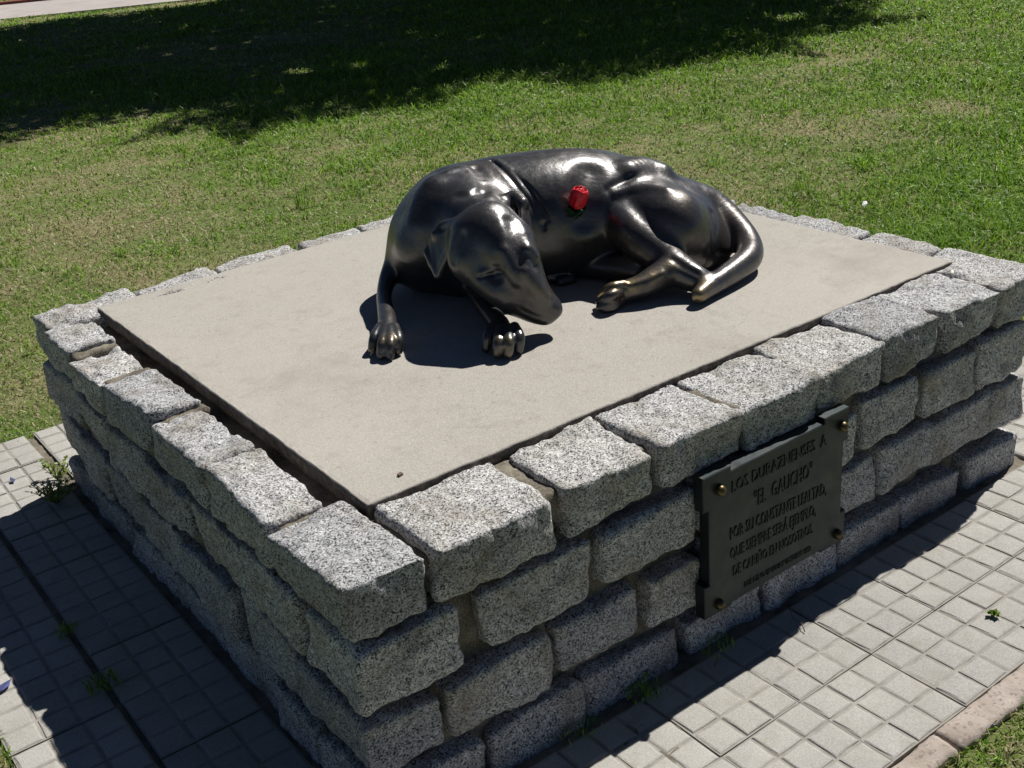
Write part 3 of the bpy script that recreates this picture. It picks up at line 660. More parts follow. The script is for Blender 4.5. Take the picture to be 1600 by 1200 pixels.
DOG_OPS = json.loads('''[["k",[[0.8662,0.9421,0.6105,0.131],[0.9054,0.9335,0.6135,0.134],[0.9388,0.9215,0.6155,0.143],[0.9772,0.9084,0.6165,0.145],[1.0095,0.8866,0.6175,0.153],[1.078,0.8484,0.6175,0.153],[1.1527,0.8175,0.6115,0.151],[1.2012,0.8029,0.6025,0.148],[1.2378,0.7859,0.5935,0.144],[1.2717,0.7655,0.5825,0.14],[1.3019,0.741,0.5715,0.135],[1.3207,0.7155,0.5635,0.129],[1.3366,0.694,0.5555,0.123],[1.3326,0.6545,0.5495,0.111],[1.3217,0.6173,0.5435,0.095]],0.015,"add",2],["k",[[0.8903,1.0318,0.5355,0.08],[1.0038,0.8905,0.5355,0.085],[1.1387,0.8088,0.5255,0.06]],0.04,"add",4],["k",[[0.8813,1.0099,0.6355,0.08],[0.8251,1.004,0.6055,0.078],[0.7873,1.009,0.5755,0.055]],0.05,"add",4],["k",[[0.8799,0.9553,0.7055,0.02],[1.0428,0.969,0.7205,0.02],[1.181,0.8408,0.7255,0.02],[1.3817,0.8337,0.6705,0.02],[1.4206,0.7596,0.6405,0.02],[1.4543,0.7156,0.6055,0.02]],0.06,"add",4],["k",[[0.8653,0.9081,0.6705,0.092],[0.835,0.752,0.6705,0.076]],0.05,"add",4],["k",[[0.8972,0.9565,0.6605,0.088],[0.9974,0.9313,0.6475,0.092],[1.0879,0.898,0.6255,0.1]],0.05,"add",4],["b",0.024],["k",[[1.2537,0.5975,0.6055,0.084],[1.2511,0.6725,0.6205,0.072],[1.2629,0.7711,0.6355,0.05],[1.2459,0.8039,0.6355,0.038]],0.035,"add",4],["k",[[1.2589,0.5784,0.5705,0.072],[1.2828,0.5572,0.5325,0.04]],0.03,"add",4],["k",[[1.4394,0.6732,0.5505,0.055],[1.3976,0.6024,0.5255,0.05],[1.3795,0.5639,0.5105,0.035]],0.02,"add",4],["k",[[1.3084,0.5869,0.5355,0.05],[1.3205,0.5614,0.5105,0.032]],0.02,"add",4],["b",0.012],["k",[[0.7917,0.6663,0.6805,0.072],[0.791,0.5917,0.6475,0.056],[0.8039,0.5433,0.5835,0.034],[0.8363,0.5374,0.5335,0.027]],0.025,"add",4],["k",[[0.7463,0.6688,0.6255,0.046],[0.7567,0.5919,0.5795,0.037],[0.798,0.5531,0.5335,0.027],[0.8171,0.5303,0.5205,0.021]],0.03,"add",4],["k",[[0.7634,0.6856,0.6695,0.057],[0.7382,0.6758,0.6435,0.045]],0.03,"add",4],["k",[[0.8259,0.6231,0.6575,0.044],[0.8251,0.6005,0.6135,0.03]],0.03,"add",4],["b",0.006],["k",[[0.8436,0.5283,0.5395,0.014],[0.8391,0.5172,0.5305,0.016]],0.01,"add",4],["k",[[0.7722,0.9988,0.5655,0.04],[0.7187,0.9955,0.5355,0.024],[0.6556,0.9254,0.5155,0.018],[0.5902,0.8048,0.5095,0.021],[0.5578,0.7497,0.5055,0.022]],0.02,"add",4],["k",[[0.8061,1.0061,0.5255,0.05],[0.8542,0.8968,0.5255,0.06]],0.04,"add",4],["k",[[0.7684,0.9097,0.6105,0.066],[0.7972,0.9761,0.5605,0.066]],0.04,"add",4],["k",[[0.8761,0.9366,0.5105,0.03],[0.8433,0.8269,0.5015,0.025],[0.7804,0.6788,0.5005,0.023],[0.7241,0.5537,0.5075,0.0215]],0.015,"add",4],["k",[[1.1915,0.7462,0.6405,0.045],[1.1633,0.6271,0.5975,0.048],[1.1782,0.5421,0.5555,0.04],[1.1969,0.4878,0.5255,0.03],[1.2006,0.4512,0.5175,0.023]],0.016,"add",4],["k",[[1.1979,0.4606,0.5115,0.03],[1.1688,0.5042,0.5295,0.036],[1.093,0.5188,0.5135,0.028],[1.0514,0.5376,0.5055,0.025]],0.014,"add",4],["k",[[1.4021,0.684,0.5855,0.074],[1.4425,0.6495,0.5755,0.055],[1.4498,0.5819,0.5505,0.04],[1.4334,0.519,0.5235,0.034],[1.3836,0.4693,0.5135,0.032],[1.3147,0.4454,0.5075,0.029],[1.2171,0.4238,0.5025,0.024],[1.156,0.4075,0.4995,0.019]],0.014,"add",4],["k",[[1.1614,0.6034,0.5155,0.035],[1.1209,0.7173,0.5075,0.028],[1.0907,0.802,0.5035,0.022]],0.012,"add",4],["b",0.006],["k",[[0.5484,0.7621,0.5155,0.0105],[0.5148,0.7334,0.5085,0.0112],[0.5017,0.7264,0.4865,0.0098]],0.0035,"add",4],["k",[[0.5492,0.7435,0.5155,0.0105],[0.5116,0.695,0.5085,0.0112],[0.4999,0.6877,0.4865,0.0098]],0.0035,"add",4],["k",[[0.5559,0.7337,0.5155,0.0105],[0.5219,0.6782,0.5085,0.0112],[0.5113,0.67,0.4865,0.0098]],0.0035,"add",4],["k",[[0.5686,0.7346,0.5155,0.0105],[0.5469,0.6866,0.5085,0.0112],[0.5369,0.6769,0.4865,0.0098]],0.0035,"add",4],["k",[[0.7105,0.5646,0.5195,0.0112],[0.6806,0.5461,0.5115,0.0122],[0.6712,0.5442,0.4875,0.0104]],0.003,"add",4],["k",[[0.7122,0.5434,0.5195,0.0112],[0.6763,0.5046,0.5115,0.0122],[0.6682,0.5025,0.4875,0.0104]],0.003,"add",4],["k",[[0.7219,0.5323,0.5195,0.0112],[0.6912,0.4879,0.5115,0.0122],[0.6839,0.4851,0.4875,0.0104]],0.003,"add",4],["k",[[0.7375,0.5296,0.5195,0.0112],[0.7202,0.4911,0.5115,0.0122],[0.7134,0.487,0.4875,0.0104]],0.003,"add",4],["k",[[1.0442,0.5308,0.5255,0.0115],[1.0152,0.5394,0.5245,0.0125],[1.0098,0.5683,0.502,0.0095]],0.003,"add",4],["k",[[1.0394,0.5288,0.5135,0.0115],[0.9986,0.5265,0.5127,0.0125],[0.9887,0.5505,0.4966,0.0095]],0.003,"add",4],["k",[[1.0504,0.5415,0.4955,0.0115],[1.0003,0.5284,0.4951,0.0125],[0.98,0.5396,0.4885,0.0095]],0.003,"add",4],["k",[[1.0639,0.5488,0.4855,0.0115],[1.0136,0.5275,0.4853,0.0125],[0.9877,0.5291,0.484,0.0095]],0.003,"add",4],["c",1.1183,0.7731,0.5155,1.0986,0.847,0.5015,0.014,0.0125,0.004,"add"],["c",1.0657,0.7467,0.5095,1.0345,0.8116,0.5035,0.014,0.0125,0.004,"add"],["c",1.0683,0.7516,0.4915,1.0213,0.7713,0.4935,0.014,0.0125,0.004,"add"],["c",1.0634,0.7413,0.4855,1.0359,0.7464,0.4855,0.014,0.0125,0.004,"add"],["c",0.5285,0.7101,0.4915,0.5446,0.7305,0.4955,0.012,0.014,0.004,"add"],["c",0.7002,0.5213,0.4935,0.7119,0.5384,0.4995,0.013,0.015,0.004,"add"],["c",0.4974,0.7123,0.4875,0.489,0.7136,0.4795,0.005,0.003,0.003,"add"],["c",0.4993,0.6817,0.4855,0.4936,0.6819,0.4785,0.005,0.003,0.003,"add"],["c",0.5116,0.6631,0.4855,0.5061,0.6583,0.4785,0.005,0.003,0.003,"add"],["k",[[0.7232,0.7793,0.6755,0.009],[0.7435,0.7714,0.6895,0.014],[0.7489,0.7377,0.6975,0.014],[0.744,0.6888,0.6995,0.01]],0.022,"add",4],["t",[0.7244,0.7986,0.6655],[0.738,0.7026,0.6955],[0.6989,0.7514,0.5935],0.0048,0.012,"add"],["t",[0.7084,0.8015,0.6335],[0.7336,0.8064,0.6705],[0.7006,0.7517,0.5915],0.0048,0.01,"add"],["t",[0.7354,0.7117,0.6915],[0.7201,0.726,0.6405],[0.7008,0.7491,0.5935],0.0045,0.01,"add"],["t",[0.7084,0.8015,0.6335],[0.7032,0.7833,0.6075],[0.7006,0.7517,0.5915],0.0048,0.008,"add"],["k",[[0.8914,0.756,0.7035,0.018],[0.9224,0.7503,0.7135,0.02],[0.9201,0.7168,0.7095,0.015]],0.014,"add",4],["t",[0.923,0.7582,0.7135],[0.9317,0.7186,0.7035],[0.9123,0.6845,0.6435],0.0065,0.008,"add"],["t",[0.9162,0.7159,0.7135],[0.8924,0.6867,0.6805],[0.9123,0.6845,0.6435],0.0065,0.008,"add"],["k",[[0.7124,0.6577,0.6998,0.0059],[0.6953,0.6611,0.6759,0.01],[0.6881,0.669,0.6464,0.0059]],0.015,"sub",4],["c",0.7306,0.5741,0.6267,0.7306,0.5741,0.6267,0.016,0.016,0.012,"sub"],["k",[[0.7149,0.6113,0.6169,0.0035],[0.7231,0.5953,0.6211,0.0056],[0.7377,0.587,0.623,0.0056],[0.7474,0.5714,0.6299,0.0035]],0.005,"sub",4],["c",0.7478,0.589,0.622,0.7478,0.589,0.622,0.009,0.009,0.003,"add"],["k",[[0.7204,0.6085,0.6236,0.0029],[0.7324,0.597,0.6308,0.0046],[0.7448,0.5845,0.6351,0.0046],[0.7469,0.5601,0.637,0.0029]],0.00625,"add",4],["k",[[0.7215,0.5998,0.6128,0.0023],[0.7355,0.5896,0.6128,0.004],[0.7485,0.573,0.6218,0.0023]],0.005,"add",4],["k",[[0.8,0.5322,0.6618,0.0059],[0.8063,0.5232,0.6498,0.01],[0.8027,0.5212,0.6365,0.0059]],0.015,"sub",4],["k",[[0.7941,0.5464,0.6736,0.0059],[0.8055,0.5488,0.6619,0.01],[0.8137,0.5402,0.6492,0.0059]],0.015,"add",4],["k",[[0.8035,0.5929,0.7273,0.0094],[0.7883,0.559,0.7116,0.0148],[0.7734,0.5398,0.6889,0.0148],[0.7646,0.5344,0.6608,0.0094]],0.025,"sub",4],["k",[[0.7533,0.5677,0.673,0.0059],[0.7596,0.5584,0.6517,0.0093],[0.7607,0.549,0.6284,0.0093],[0.763,0.54,0.6118,0.0059]],0.0175,"add",4],["k",[[0.7762,0.5314,0.6293,0.0065],[0.7934,0.523,0.5959,0.011],[0.8123,0.5129,0.5639,0.0065]],0.015,"add",4],["k",[[0.8271,0.5023,0.5275,0.0023],[0.8121,0.5053,0.5235,0.0034],[0.7951,0.5151,0.5255,0.004],[0.7792,0.5288,0.5342,0.0034],[0.7621,0.5401,0.5486,0.0023]],0.00375,"sub",4],["k",[[0.8192,0.5046,0.5351,0.0023],[0.8276,0.5024,0.5316,0.0023]],0.00375,"sub",4],["k",[[0.9797,0.9066,0.7671,0.0041],[0.9665,0.8352,0.7543,0.0054],[0.9652,0.7921,0.732,0.0068],[0.9696,0.7583,0.7002,0.0068],[0.9775,0.7355,0.6596,0.0054],[0.9851,0.7273,0.6321,0.0041]],0.005625,"sub",4],["k",[[0.9789,0.8599,0.7619,0.0032],[0.9736,0.8069,0.7419,0.0046],[0.9751,0.7695,0.7131,0.0055],[0.9815,0.7415,0.6726,0.0046],[0.9881,0.731,0.6432,0.0032]],0.005625,"sub",4],["k",[[0.9808,0.8287,0.7518,0.0029],[0.9793,0.7829,0.7265,0.0046],[0.9837,0.7495,0.6933,0.0046],[0.9888,0.7344,0.6634,0.0029]],0.005625,"sub",4],["k",[[0.9834,0.7917,0.73,0.0035],[0.9861,0.7568,0.7049,0.0056],[0.9904,0.7327,0.6702,0.0056],[0.9955,0.724,0.6497,0.0035]],0.005625,"sub",4],["k",[[0.9843,0.8917,0.7665,0.0035],[0.9783,0.8345,0.7463,0.005],[0.9758,0.7902,0.7189,0.006],[0.9814,0.7576,0.6841,0.005],[0.9849,0.7397,0.6523,0.0035]],0.0125,"add",4],["k",[[0.8591,0.9112,0.7562,0.0117],[0.8932,0.9076,0.7514,0.0185],[0.9066,0.8798,0.7442,0.0185],[0.8977,0.8359,0.7384,0.0117]],0.0125,"add",4],["k",[[0.9201,0.8878,0.7718,0.0082],[0.906,0.8415,0.7664,0.013],[0.8804,0.7937,0.7549,0.013],[0.8363,0.7507,0.7514,0.0082]],0.0175,"sub",4],["k",[[0.8615,0.7773,0.7451,0.0082],[0.8167,0.7688,0.7558,0.014],[0.8039,0.8019,0.7457,0.0082]],0.0175,"sub",4],["k",[[1.1324,0.7229,0.7459,0.0205],[1.0952,0.6909,0.7245,0.0324],[1.0698,0.6746,0.6867,0.0324],[1.0679,0.6747,0.6447,0.0205]],0.043750000000000004,"sub",4],["k",[[1.1526,0.6868,0.694,0.0059],[1.1983,0.6843,0.7057,0.01],[1.2711,0.7027,0.7146,0.0059]],0.015,"sub",4],["k",[[1.1665,0.6901,0.6793,0.0082],[1.2095,0.6785,0.6794,0.013],[1.2319,0.6467,0.6784,0.013],[1.2442,0.5969,0.6811,0.0082]],0.0175,"add",4],["k",[[1.3623,0.5641,0.6149,0.0059],[1.3336,0.5237,0.5823,0.0093],[1.3147,0.5125,0.5404,0.0093],[1.3073,0.521,0.5054,0.0059]],0.0125,"sub",4],["k",[[1.243,0.7185,0.7126,0.0176],[1.3025,0.7336,0.6941,0.03],[1.3344,0.7077,0.6902,0.0176]],0.043750000000000004,"add",4],["k",[[0.8086,0.907,0.7345,0.0176],[0.7909,0.9015,0.6983,0.03],[0.7561,0.8861,0.6731,0.0176]],0.05,"add",4],["k",[[1.1602,0.4895,0.5658,0.0047],[1.1686,0.4612,0.5508,0.008],[1.1832,0.4374,0.5358,0.0047]],0.01,"sub",4],["k",[[1.054,0.5182,0.5233,0.0047],[1.088,0.5037,0.5282,0.008],[1.1238,0.4893,0.5384,0.0047]],0.0125,"add",4]]''')
WEAR = [(0.5108, 0.6924, 0.4875, 0.015600000000000001, 0.7), (0.4954, 0.7196, 0.4875, 0.013000000000000001, 0.6), (0.5184, 0.6737, 0.4875, 0.013000000000000001, 0.6), (0.5206, 0.6859, 0.5155, 0.0234, 0.35), (0.6711, 0.5166, 0.5155, 0.0182, 0.5), (0.6762, 0.4828, 0.5205, 0.0182, 0.5), (0.727, 0.4998, 0.5055, 0.015600000000000001, 0.5), (0.6716, 0.5036, 0.4875, 0.015600000000000001, 0.4), (0.687, 0.4866, 0.4875, 0.015600000000000001, 0.4), (1.0071, 0.5522, 0.5055, 0.020800000000000003, 0.9), (1.0172, 0.5411, 0.5205, 0.0234, 0.9), (1.051, 0.5141, 0.5355, 0.026000000000000002, 0.7), (1.0977, 0.4908, 0.5505, 0.026000000000000002, 0.45), (1.1438, 0.4773, 0.5605, 0.026000000000000002, 0.4), (1.1419, 0.3934, 0.5055, 0.0234, 0.8), (1.1725, 0.4114, 0.5255, 0.026000000000000002, 0.5), (1.0903, 0.8311, 0.5055, 0.015600000000000001, 1), (1.0379, 0.8057, 0.5055, 0.013000000000000001, 0.7), (0.7499, 0.7655, 0.6905, 0.015600000000000001, 0.6), (0.7607, 0.7439, 0.6905, 0.015600000000000001, 0.8), (0.9689, 0.7886, 0.6855, 0.0182, 0.9), (0.9823, 0.7928, 0.6755, 0.015600000000000001, 0.8), (0.7266, 0.7968, 0.5755, 0.013000000000000001, 0.3), (1.2011, 0.3771, 0.5255, 0.026000000000000002, 0.35), (1.2738, 0.3878, 0.5255, 0.026000000000000002, 0.3)]
# ------------------------------------------------ the bronze dog
def build_dog(vox):
    F = Field((.38, .35, .46), (1.64, 1.27, .82), vox)
    for o in DOG_OPS:
        if o[0] == 'c': F.cone(o[1:4], o[4:7], o[7], o[8], o[9], o[10])
        elif o[0] == 'k': F.chain(o[1], o[2], o[3], o[4])
        elif o[0] == 'b': F.blur(o[1])
        elif o[0] == 'e': F.ell(o[1], o[2], o[3], o[4], o[5])
        else: F.tri(o[1], o[2], o[3], o[4], o[5], o[6])
    F.smooth(1)
    z = F.lo[2] + F.v * np.arange(F.n[2])
    F.f = np.maximum(F.f, (.4735 - z)[None, None, :].astype(np.float32))
    return F.mesh()
dv, dq = build_dog(.0028)
DC = np.array([1.0, .75, .475]); dme = npmesh('dog_statue', dv - DC, dq)
# polished spots where hands rub: toes, ear fold, tail tip, hock
wear = np.zeros(len(dv))
for (x, y, z, r, a) in WEAR:
    wear = np.maximum(wear, a * np.clip(1.3 - np.linalg.norm(dv - np.array([x, y, z]), axis=1) / r, 0, 1))
at = dme.attributes.new('wear', 'FLOAT', 'POINT'); at.data.foreach_set('value', wear.astype(np.float32))
tag(link('dog_statue', dme, BRONZE, None, tuple(DC)), 'dark bronze statue of a sleeping dog curled up on the concrete slab', 'statue')

# ------------------------------------------------ artificial rose tucked against the flank
rb = Vector((1.063, .706, .668)); rose = tag(empty('artificial_rose', rb), 'red artificial rose with green calyx tucked against the flank of the bronze dog', 'flower')
upv = Vector((.10, -.33, .94)).normalized(); rz = upv.to_track_quat('Z', 'Y').to_matrix()
RED = m_plain('red_petal', (.72, .02, .035), .38, 0, .25, 40, .15); GRN = m_plain('green_sepal', (.012, .045, .018), .45, 0, .3, 60, .2)
GOLD = m_plain('pale_gold_trim', (.55, .45, .22), .4, .3, .2, 80, 0)
def shell(a0, a1, prof, th=.0009, n=12):
    V, Q = [], []
    for side in (0, 1):
        for (r, h) in prof:
            for t in range(n + 1):
                a = a0 + (a1 - a0) * t / n; e = 1 - (2 * t / n - 1) ** 2
                rr = r - (th if side else 0); hh = h * (.86 + .14 * e)
                p = rz @ Vector((rr * math.cos(a), rr * math.sin(a), hh)); V.append(tuple(p))
    m = n + 1; K = len(prof) * m
    for k in range(len(prof) - 1):
        for t in range(n):
            a, b, c, d = k * m + t, k * m + t + 1, (k + 1) * m + t + 1, (k + 1) * m + t
            Q.append((a, b, c, d)); Q.append((K + d, K + c, K + b, K + a))
    for t in range(n): a = (len(prof) - 1) * m + t; Q.append((a, a + 1, K + a + 1, K + a))
    for k in range(len(prof) - 1):
        for t in (0, n): a, b = k * m + t, (k + 1) * m + t; Q.append((a, b, K + b, K + a))
    return V, Q
view_a = math.atan2(-.82, -.57)
for k, (da, wd, r, h) in enumerate(((.70, 3.0, .0215, .050), (-.80, 2.6, .0205, .052), (2.5, 2.9, .0200, .050), (4.0, 2.6, .0190, .049))):
    V, Q = shell(view_a + da - wd / 2, view_a + da + wd / 2, [(r * .42, .0), (r * .78, h * .09), (r * .94, h * .26), (r * 1.0, h * .50), (r * 1.0, h * .74), (r * .92, h * .90), (r * .76, h)])
    link('petal', npmesh('petal', V, Q), RED, rose)
for k, (da, wd, r, h) in enumerate(((-.3, 3.4, .0165, .053), (2.2, 3.4, .0155, .053), (1.0, 5.5, .0100, .0535))):
    V, Q = shell(view_a + da - wd / 2, view_a + da + wd / 2, [(r * .4, .01), (r * .9, h * .3), (r * 1.0, h * .6), (r * .9, h * .85), (r * .55, h * .98), (r * .4, h)])
    link('petal', npmesh('petal', V, Q), RED, rose)
for k in range(5):
    a = view_a + .3 + k * 2 * math.pi / 5; V, Q = [], []
    for t in range(6):
        u = t / 5; wd = .0125 * math.sin(math.pi * min(.97, .25 + .73 * u)) + .0006; rr = .005 + .0190 * math.sin(u * 1.5); hh = -.022 + .034 * u - (.006 * max(0, u - .7) / .3)
        for sgn in (-1, 0, 1):
            p = Vector((math.cos(a), math.sin(a), 0)) * (rr + (.0015 if sgn == 0 else 0)) + Vector((-math.sin(a), math.cos(a), 0)) * wd * sgn + Vector((0, 0, hh)); V.append(tuple(rz @ p))
    for t in range(5):
        for s_ in (0, 1): Q.append((t * 3 + s_, t * 3 + s_ + 1, t * 3 + s_ + 4, t * 3 + s_ + 3))
    link('sepal', npmesh('sepal', V, Q), GRN, rose)
def tube(pts, rad, seg=8):
    pts = [Vector(p) for p in pts]; V, Q = [], []
    for i, p in enumerate(pts):
        d = (pts[min(i + 1, len(pts) - 1)] - pts[max(i - 1, 0)]).normalized(); q = d.to_track_quat('Z', 'Y').to_matrix()
        r = rad[i] if hasattr(rad, '__len__') else rad
        for t in range(seg): a = 2 * math.pi * t / seg; V.append(tuple(p + q @ Vector((r * math.cos(a), r * math.sin(a), 0))))
    n = len(pts)
    for i in range(n - 1):
        for t in range(seg): Q.append((i * seg + t, i * seg + (t + 1) % seg, (i + 1) * seg + (t + 1) % seg, (i + 1) * seg + t))
    c0 = len(V); V.append(tuple(pts[0])); V.append(tuple(pts[-1]))
    for t in range(0, seg): Q.append((c0, (t + 1) % seg, t, t)); Q.append((c0 + 1, (n - 1) * seg + t, (n - 1) * seg + (t + 1) % seg, (n - 1) * seg + (t + 1) % seg))
    Q = [q for q in Q]
    return V, Q
def mixmesh(name, V, Q, smooth=True):
    me = bpy.data.meshes.new(name); me.from_pydata(V, [], [tuple(dict.fromkeys(q)) for q in Q])
    for p in me.polygons: p.use_smooth = smooth
    me.update(); return me
V, Q = tube([rz @ Vector((0, 0, -.004)), rz @ Vector((.001, .0, -.024)), Vector((-.004, .014, -.040)), Vector((-.01, .04, -.05))], [.018, .011, .003, .0024])
link('stem', mixmesh('stem', V, Q), GRN, rose)
V, Q = tube([rz @ Vector((.0185 * math.cos(view_a + t * .12 - .35), .0185 * math.sin(view_a + t * .12 - .35), .0105 + .0012 * math.sin(t * 2))) for t in range(7)], .0009, 6)
link('calyx_trim', mixmesh('calyx_trim', V, Q), GOLD, rose)

# ------------------------------------------------ grass
SHADOW = np.array([(1.0, 6.5), (1.55, 6.85), (1.86, 6.72), (2.24, 6.6), (1.9, 6.25), (1.54, 5.87), (1.92, 5.89), (2.16, 5.84), (2.07, 5.07), (2.35, 5.33), (2.6, 5.45), (3.02, 5.3), (3.52, 5.0), (4.0, 5.3), (4.22, 5.25), (4.23, 4.56), (4.74, 4.5), (5.2, 4.61), (5.66, 4.52), (6.1, 3.92), (6.3, 4.3), (6.5, 4.6), (6.95, 4.38), (7.8, 4.25), (7.7, 4.8), (8.5, 5.3), (9.6, 7.0), (10.2, 9.5), (9.0, 12.5), (6.6, 14.2), (5.0, 14.6), (3.3, 15.2), (1.6, 13.4), (.6, 10.0)])
def inpoly(P, poly):
    r = np.zeros(len(P), bool); n = len(poly)
    for i in range(n):
        (x0, y0), (x1, y1) = poly[i], poly[(i + 1) % n]
        c = ((y0 > P[:, 1]) != (y1 > P[:, 1])) & (P[:, 0] < (x1 - x0) * (P[:, 1] - y0) / (y1 - y0 + 1e-12) + x0); r ^= c
    return r
cam_xy = np.array([-.55267, -1.30145])
def lawn_points(n_near, n_far):
    th0 = math.atan2(.7478, .5189)
    a = np.concatenate([RNG.uniform(-.70, .70, n_near), RNG.uniform(-.60, .60, n_far)]) + th0
    d = np.concatenate([np.sqrt(RNG.uniform(.55 ** 2, 3.6 ** 2, n_near)), 3.6 * np.exp(RNG.uniform(0, math.log(26 / 3.6), n_far))])
    P = cam_xy + np.c_[np.cos(a), np.sin(a)] * d[:, None]
    return P, d
P, D = lawn_points(190000, 520000)
Ex = np.c_[RNG.uniform(.3, 2.6, 30000), RNG.uniform(-1.1, -.485, 30000)]; P = np.concatenate([P, Ex]); D = np.concatenate([D, np.linalg.norm(Ex - cam_xy, axis=1)])
ring = np.maximum(np.maximum(-.41 - P[:, 0], P[:, 0] - 2.355), np.maximum(-.488 - P[:, 1], P[:, 1] - 1.99))
fpn = (P[:, 0] - 3.583) * .447 + (P[:, 1] - 16.137) * .894
patch = .55 * vn(P, .8, 11) + .45 * vn(P, 2.6, 12) + .35 * vn(P, 7, 13)
big = .5 * vn(P, .35, 14)
lush = patch + big + np.clip((P[:, 0] - P[:, 1] * .45 - .8) * .12, -.16, .5) + .10 - .95 * (P[:, 1] < -.48) - .5 * (P[:, 0] < -.41)
clump = vn(P, 13, 15); lush = lush + .45 * np.clip((clump - .45) / .3, 0, 1)
keep = (ring > -.004 * RNG.random(len(P))) & ((fpn < -.02) | (fpn > 2.8)) & (RNG.random(len(P)) < np.clip(.75 + .5 * lush, .5, 1)) & ((P[:, 1] > -.48) | (RNG.random(len(P)) < .6)) & ((P[:, 0] > -.42) | (RNG.random(len(P)) < .3))
P, D, lush = P[keep], D[keep], lush[keep]
def blades(P, D, lush, lenk=1.0, lean=(0.7, 1.6), straw_bias=0.0):
    n = len(P); az = RNG.uniform(0, 2 * np.pi, n); ln = (RNG.gamma(5, .0042, n) + .008) * lenk * (1 + .55 * np.clip(lush - .1, -.5, 1.0)); tl = RNG.uniform(lean[0], lean[1], n)
    sc = np.clip(D / 3.2, 1, 4.5); wd = RNG.uniform(.0010, .0019, n) * sc; ln = ln * np.clip(sc, 1, 1.35); tl = np.where(lush < -.05, tl * 1.2, tl)
    d = np.c_[np.cos(az), np.sin(az)]; s = np.c_[-np.sin(az), np.cos(az)]; tw = RNG.uniform(-.7, .7, n)
    s3 = np.c_[s * np.cos(tw)[:, None], np.sin(tw)]
    z0 = -.014 + .018 * vn(P, 1.3, 3) + .012 * vn(P, 4.0, 4)
    base = np.c_[P, z0]; V = np.empty((n, 5, 3), np.float32)
    mid = base + np.c_[d * (np.sin(tl * .55) * ln * .55)[:, None], np.cos(tl * .55) * ln * .55]
    tip = mid + np.c_[d * (np.sin(tl * 1.15) * ln * .5)[:, None], np.cos(tl * 1.15) * ln * .5]
    V[:, 0] = base - s3 * wd[:, None]; V[:, 1] = base + s3 * wd[:, None]; V[:, 2] = mid + s3 * (wd * .85)[:, None]; V[:, 3] = mid - s3 * (wd * .85)[:, None]; V[:, 4] = tip
    b = np.arange(n)[:, None] * 5
    T = np.concatenate([b + np.array([[0, 1, 2]]), b + np.array([[0, 2, 3]]), b + np.array([[3, 2, 4]])])
    straw = RNG.random(n) < np.clip(.20 - .62 * lush + straw_bias, .05, .85)
    g0, g1 = np.array([.085, .195, .012]), np.array([.34, .54, .06]); y0, y1 = np.array([.30, .26, .12]), np.array([.60, .54, .33])
    t = RNG.random((n, 1)); c = np.where(straw[:, None], y0 + (y1 - y0) * t, g0 + (g1 - g0) * t ** 1.2 + np.clip(RNG.normal(0, .012, (n, 1)), -.02, .03) * np.array([1, .4, 0]))
    c = np.clip(c, .004, 1); cc = np.ones((n, 5, 4), np.float32); cc[:, :, :3] = c[:, None, :]
    return V.reshape(-1, 3), T, cc.reshape(-1, 4)
def grass_obj(name, V, T, c):
    me = npmesh(name, V, T, False); a = me.attributes.new('tint', 'FLOAT_COLOR', 'POINT'); a.data.foreach_set('color', c.ravel()); return me
gV, gT, gC = blades(P, D, lush)
tag(link('grass', grass_obj('grass', gV, gT, gC), GRASS), kind='stuff')

# grass tufts and weeds that can be told apart
def tuft(label, loc, n, spread, lk, straw, group=None):
    Pp = np.clip(RNG.normal(0, spread, (n, 2)), -1.5 * spread, 1.5 * spread); V, T, c = blades(Pp, np.full(n, 2.0), np.full(n, .5), lk, (.15, 1.1), straw)
    V[:, 2] += .012 - .0
    o = link('grass_tuft', grass_obj('grass_tuft', V, T, c), GRASS, None, loc); return tag(o, label, 'grass tuft', group)
tuft('dark grass tuft at the wall foot below the left edge of the plaque', (.746, -.026, 0), 70, .020, .40, -.2)
tuft('dark grass tuft at the wall foot between the plaque and the near corner', (.556, -.030, 0), 110, .022, .42, -.2)
tuft('dark grass tuft at the wall foot closest to the near corner of the plinth', (.40, -.022, 0), 80, .024, .40, -.2)
tuft('small dark grass tuft in the joint of the shaded left paving', (-.203, .93, 0), 70, .014, .4, -.2)
tuft('larger dark grass tuft lower down in the joint of the shaded left paving', (-.206, .70, 0), 110, .018, .45, -.2)
for i, (u, v, n, lk) in enumerate(((1.75, 3.6, 60, 2.0), (2.9, 2.2, 50, 1.9), (.55, 2.35, 110, 1.3), (.62, 2.9, 90, 1.4), (1.3, 2.35, 80, 1.3), (2.35, 2.75, 55, 2.0), (3.3, 1.9, 50, 1.7), (2.8, 1.0, 60, 1.8))):
    tuft(('tall thin grass tuft behind the back of the bronze dog', 'tall grass tuft in the lawn right behind the tail of the dog', 'leafy green grass tuft in the lawn near the back left corner of the plinth', 'green grass tuft in the lawn further behind the back left corner of the plinth',
          'dark green grass tuft just behind the far slab edge left of the dog', 'tall grass tuft in the lawn behind the hips of the dog', 'grass tuft beside the white scrap of litter', 'grass tuft in the lawn behind the right wall of the plinth')[i], (u, v, 0), n, .03, lk, -.3, 'taller grass tufts in the lawn')
WEED = m_leaf('weed_leaf', (.12, .19, .02), (.30, .40, .07), 40)
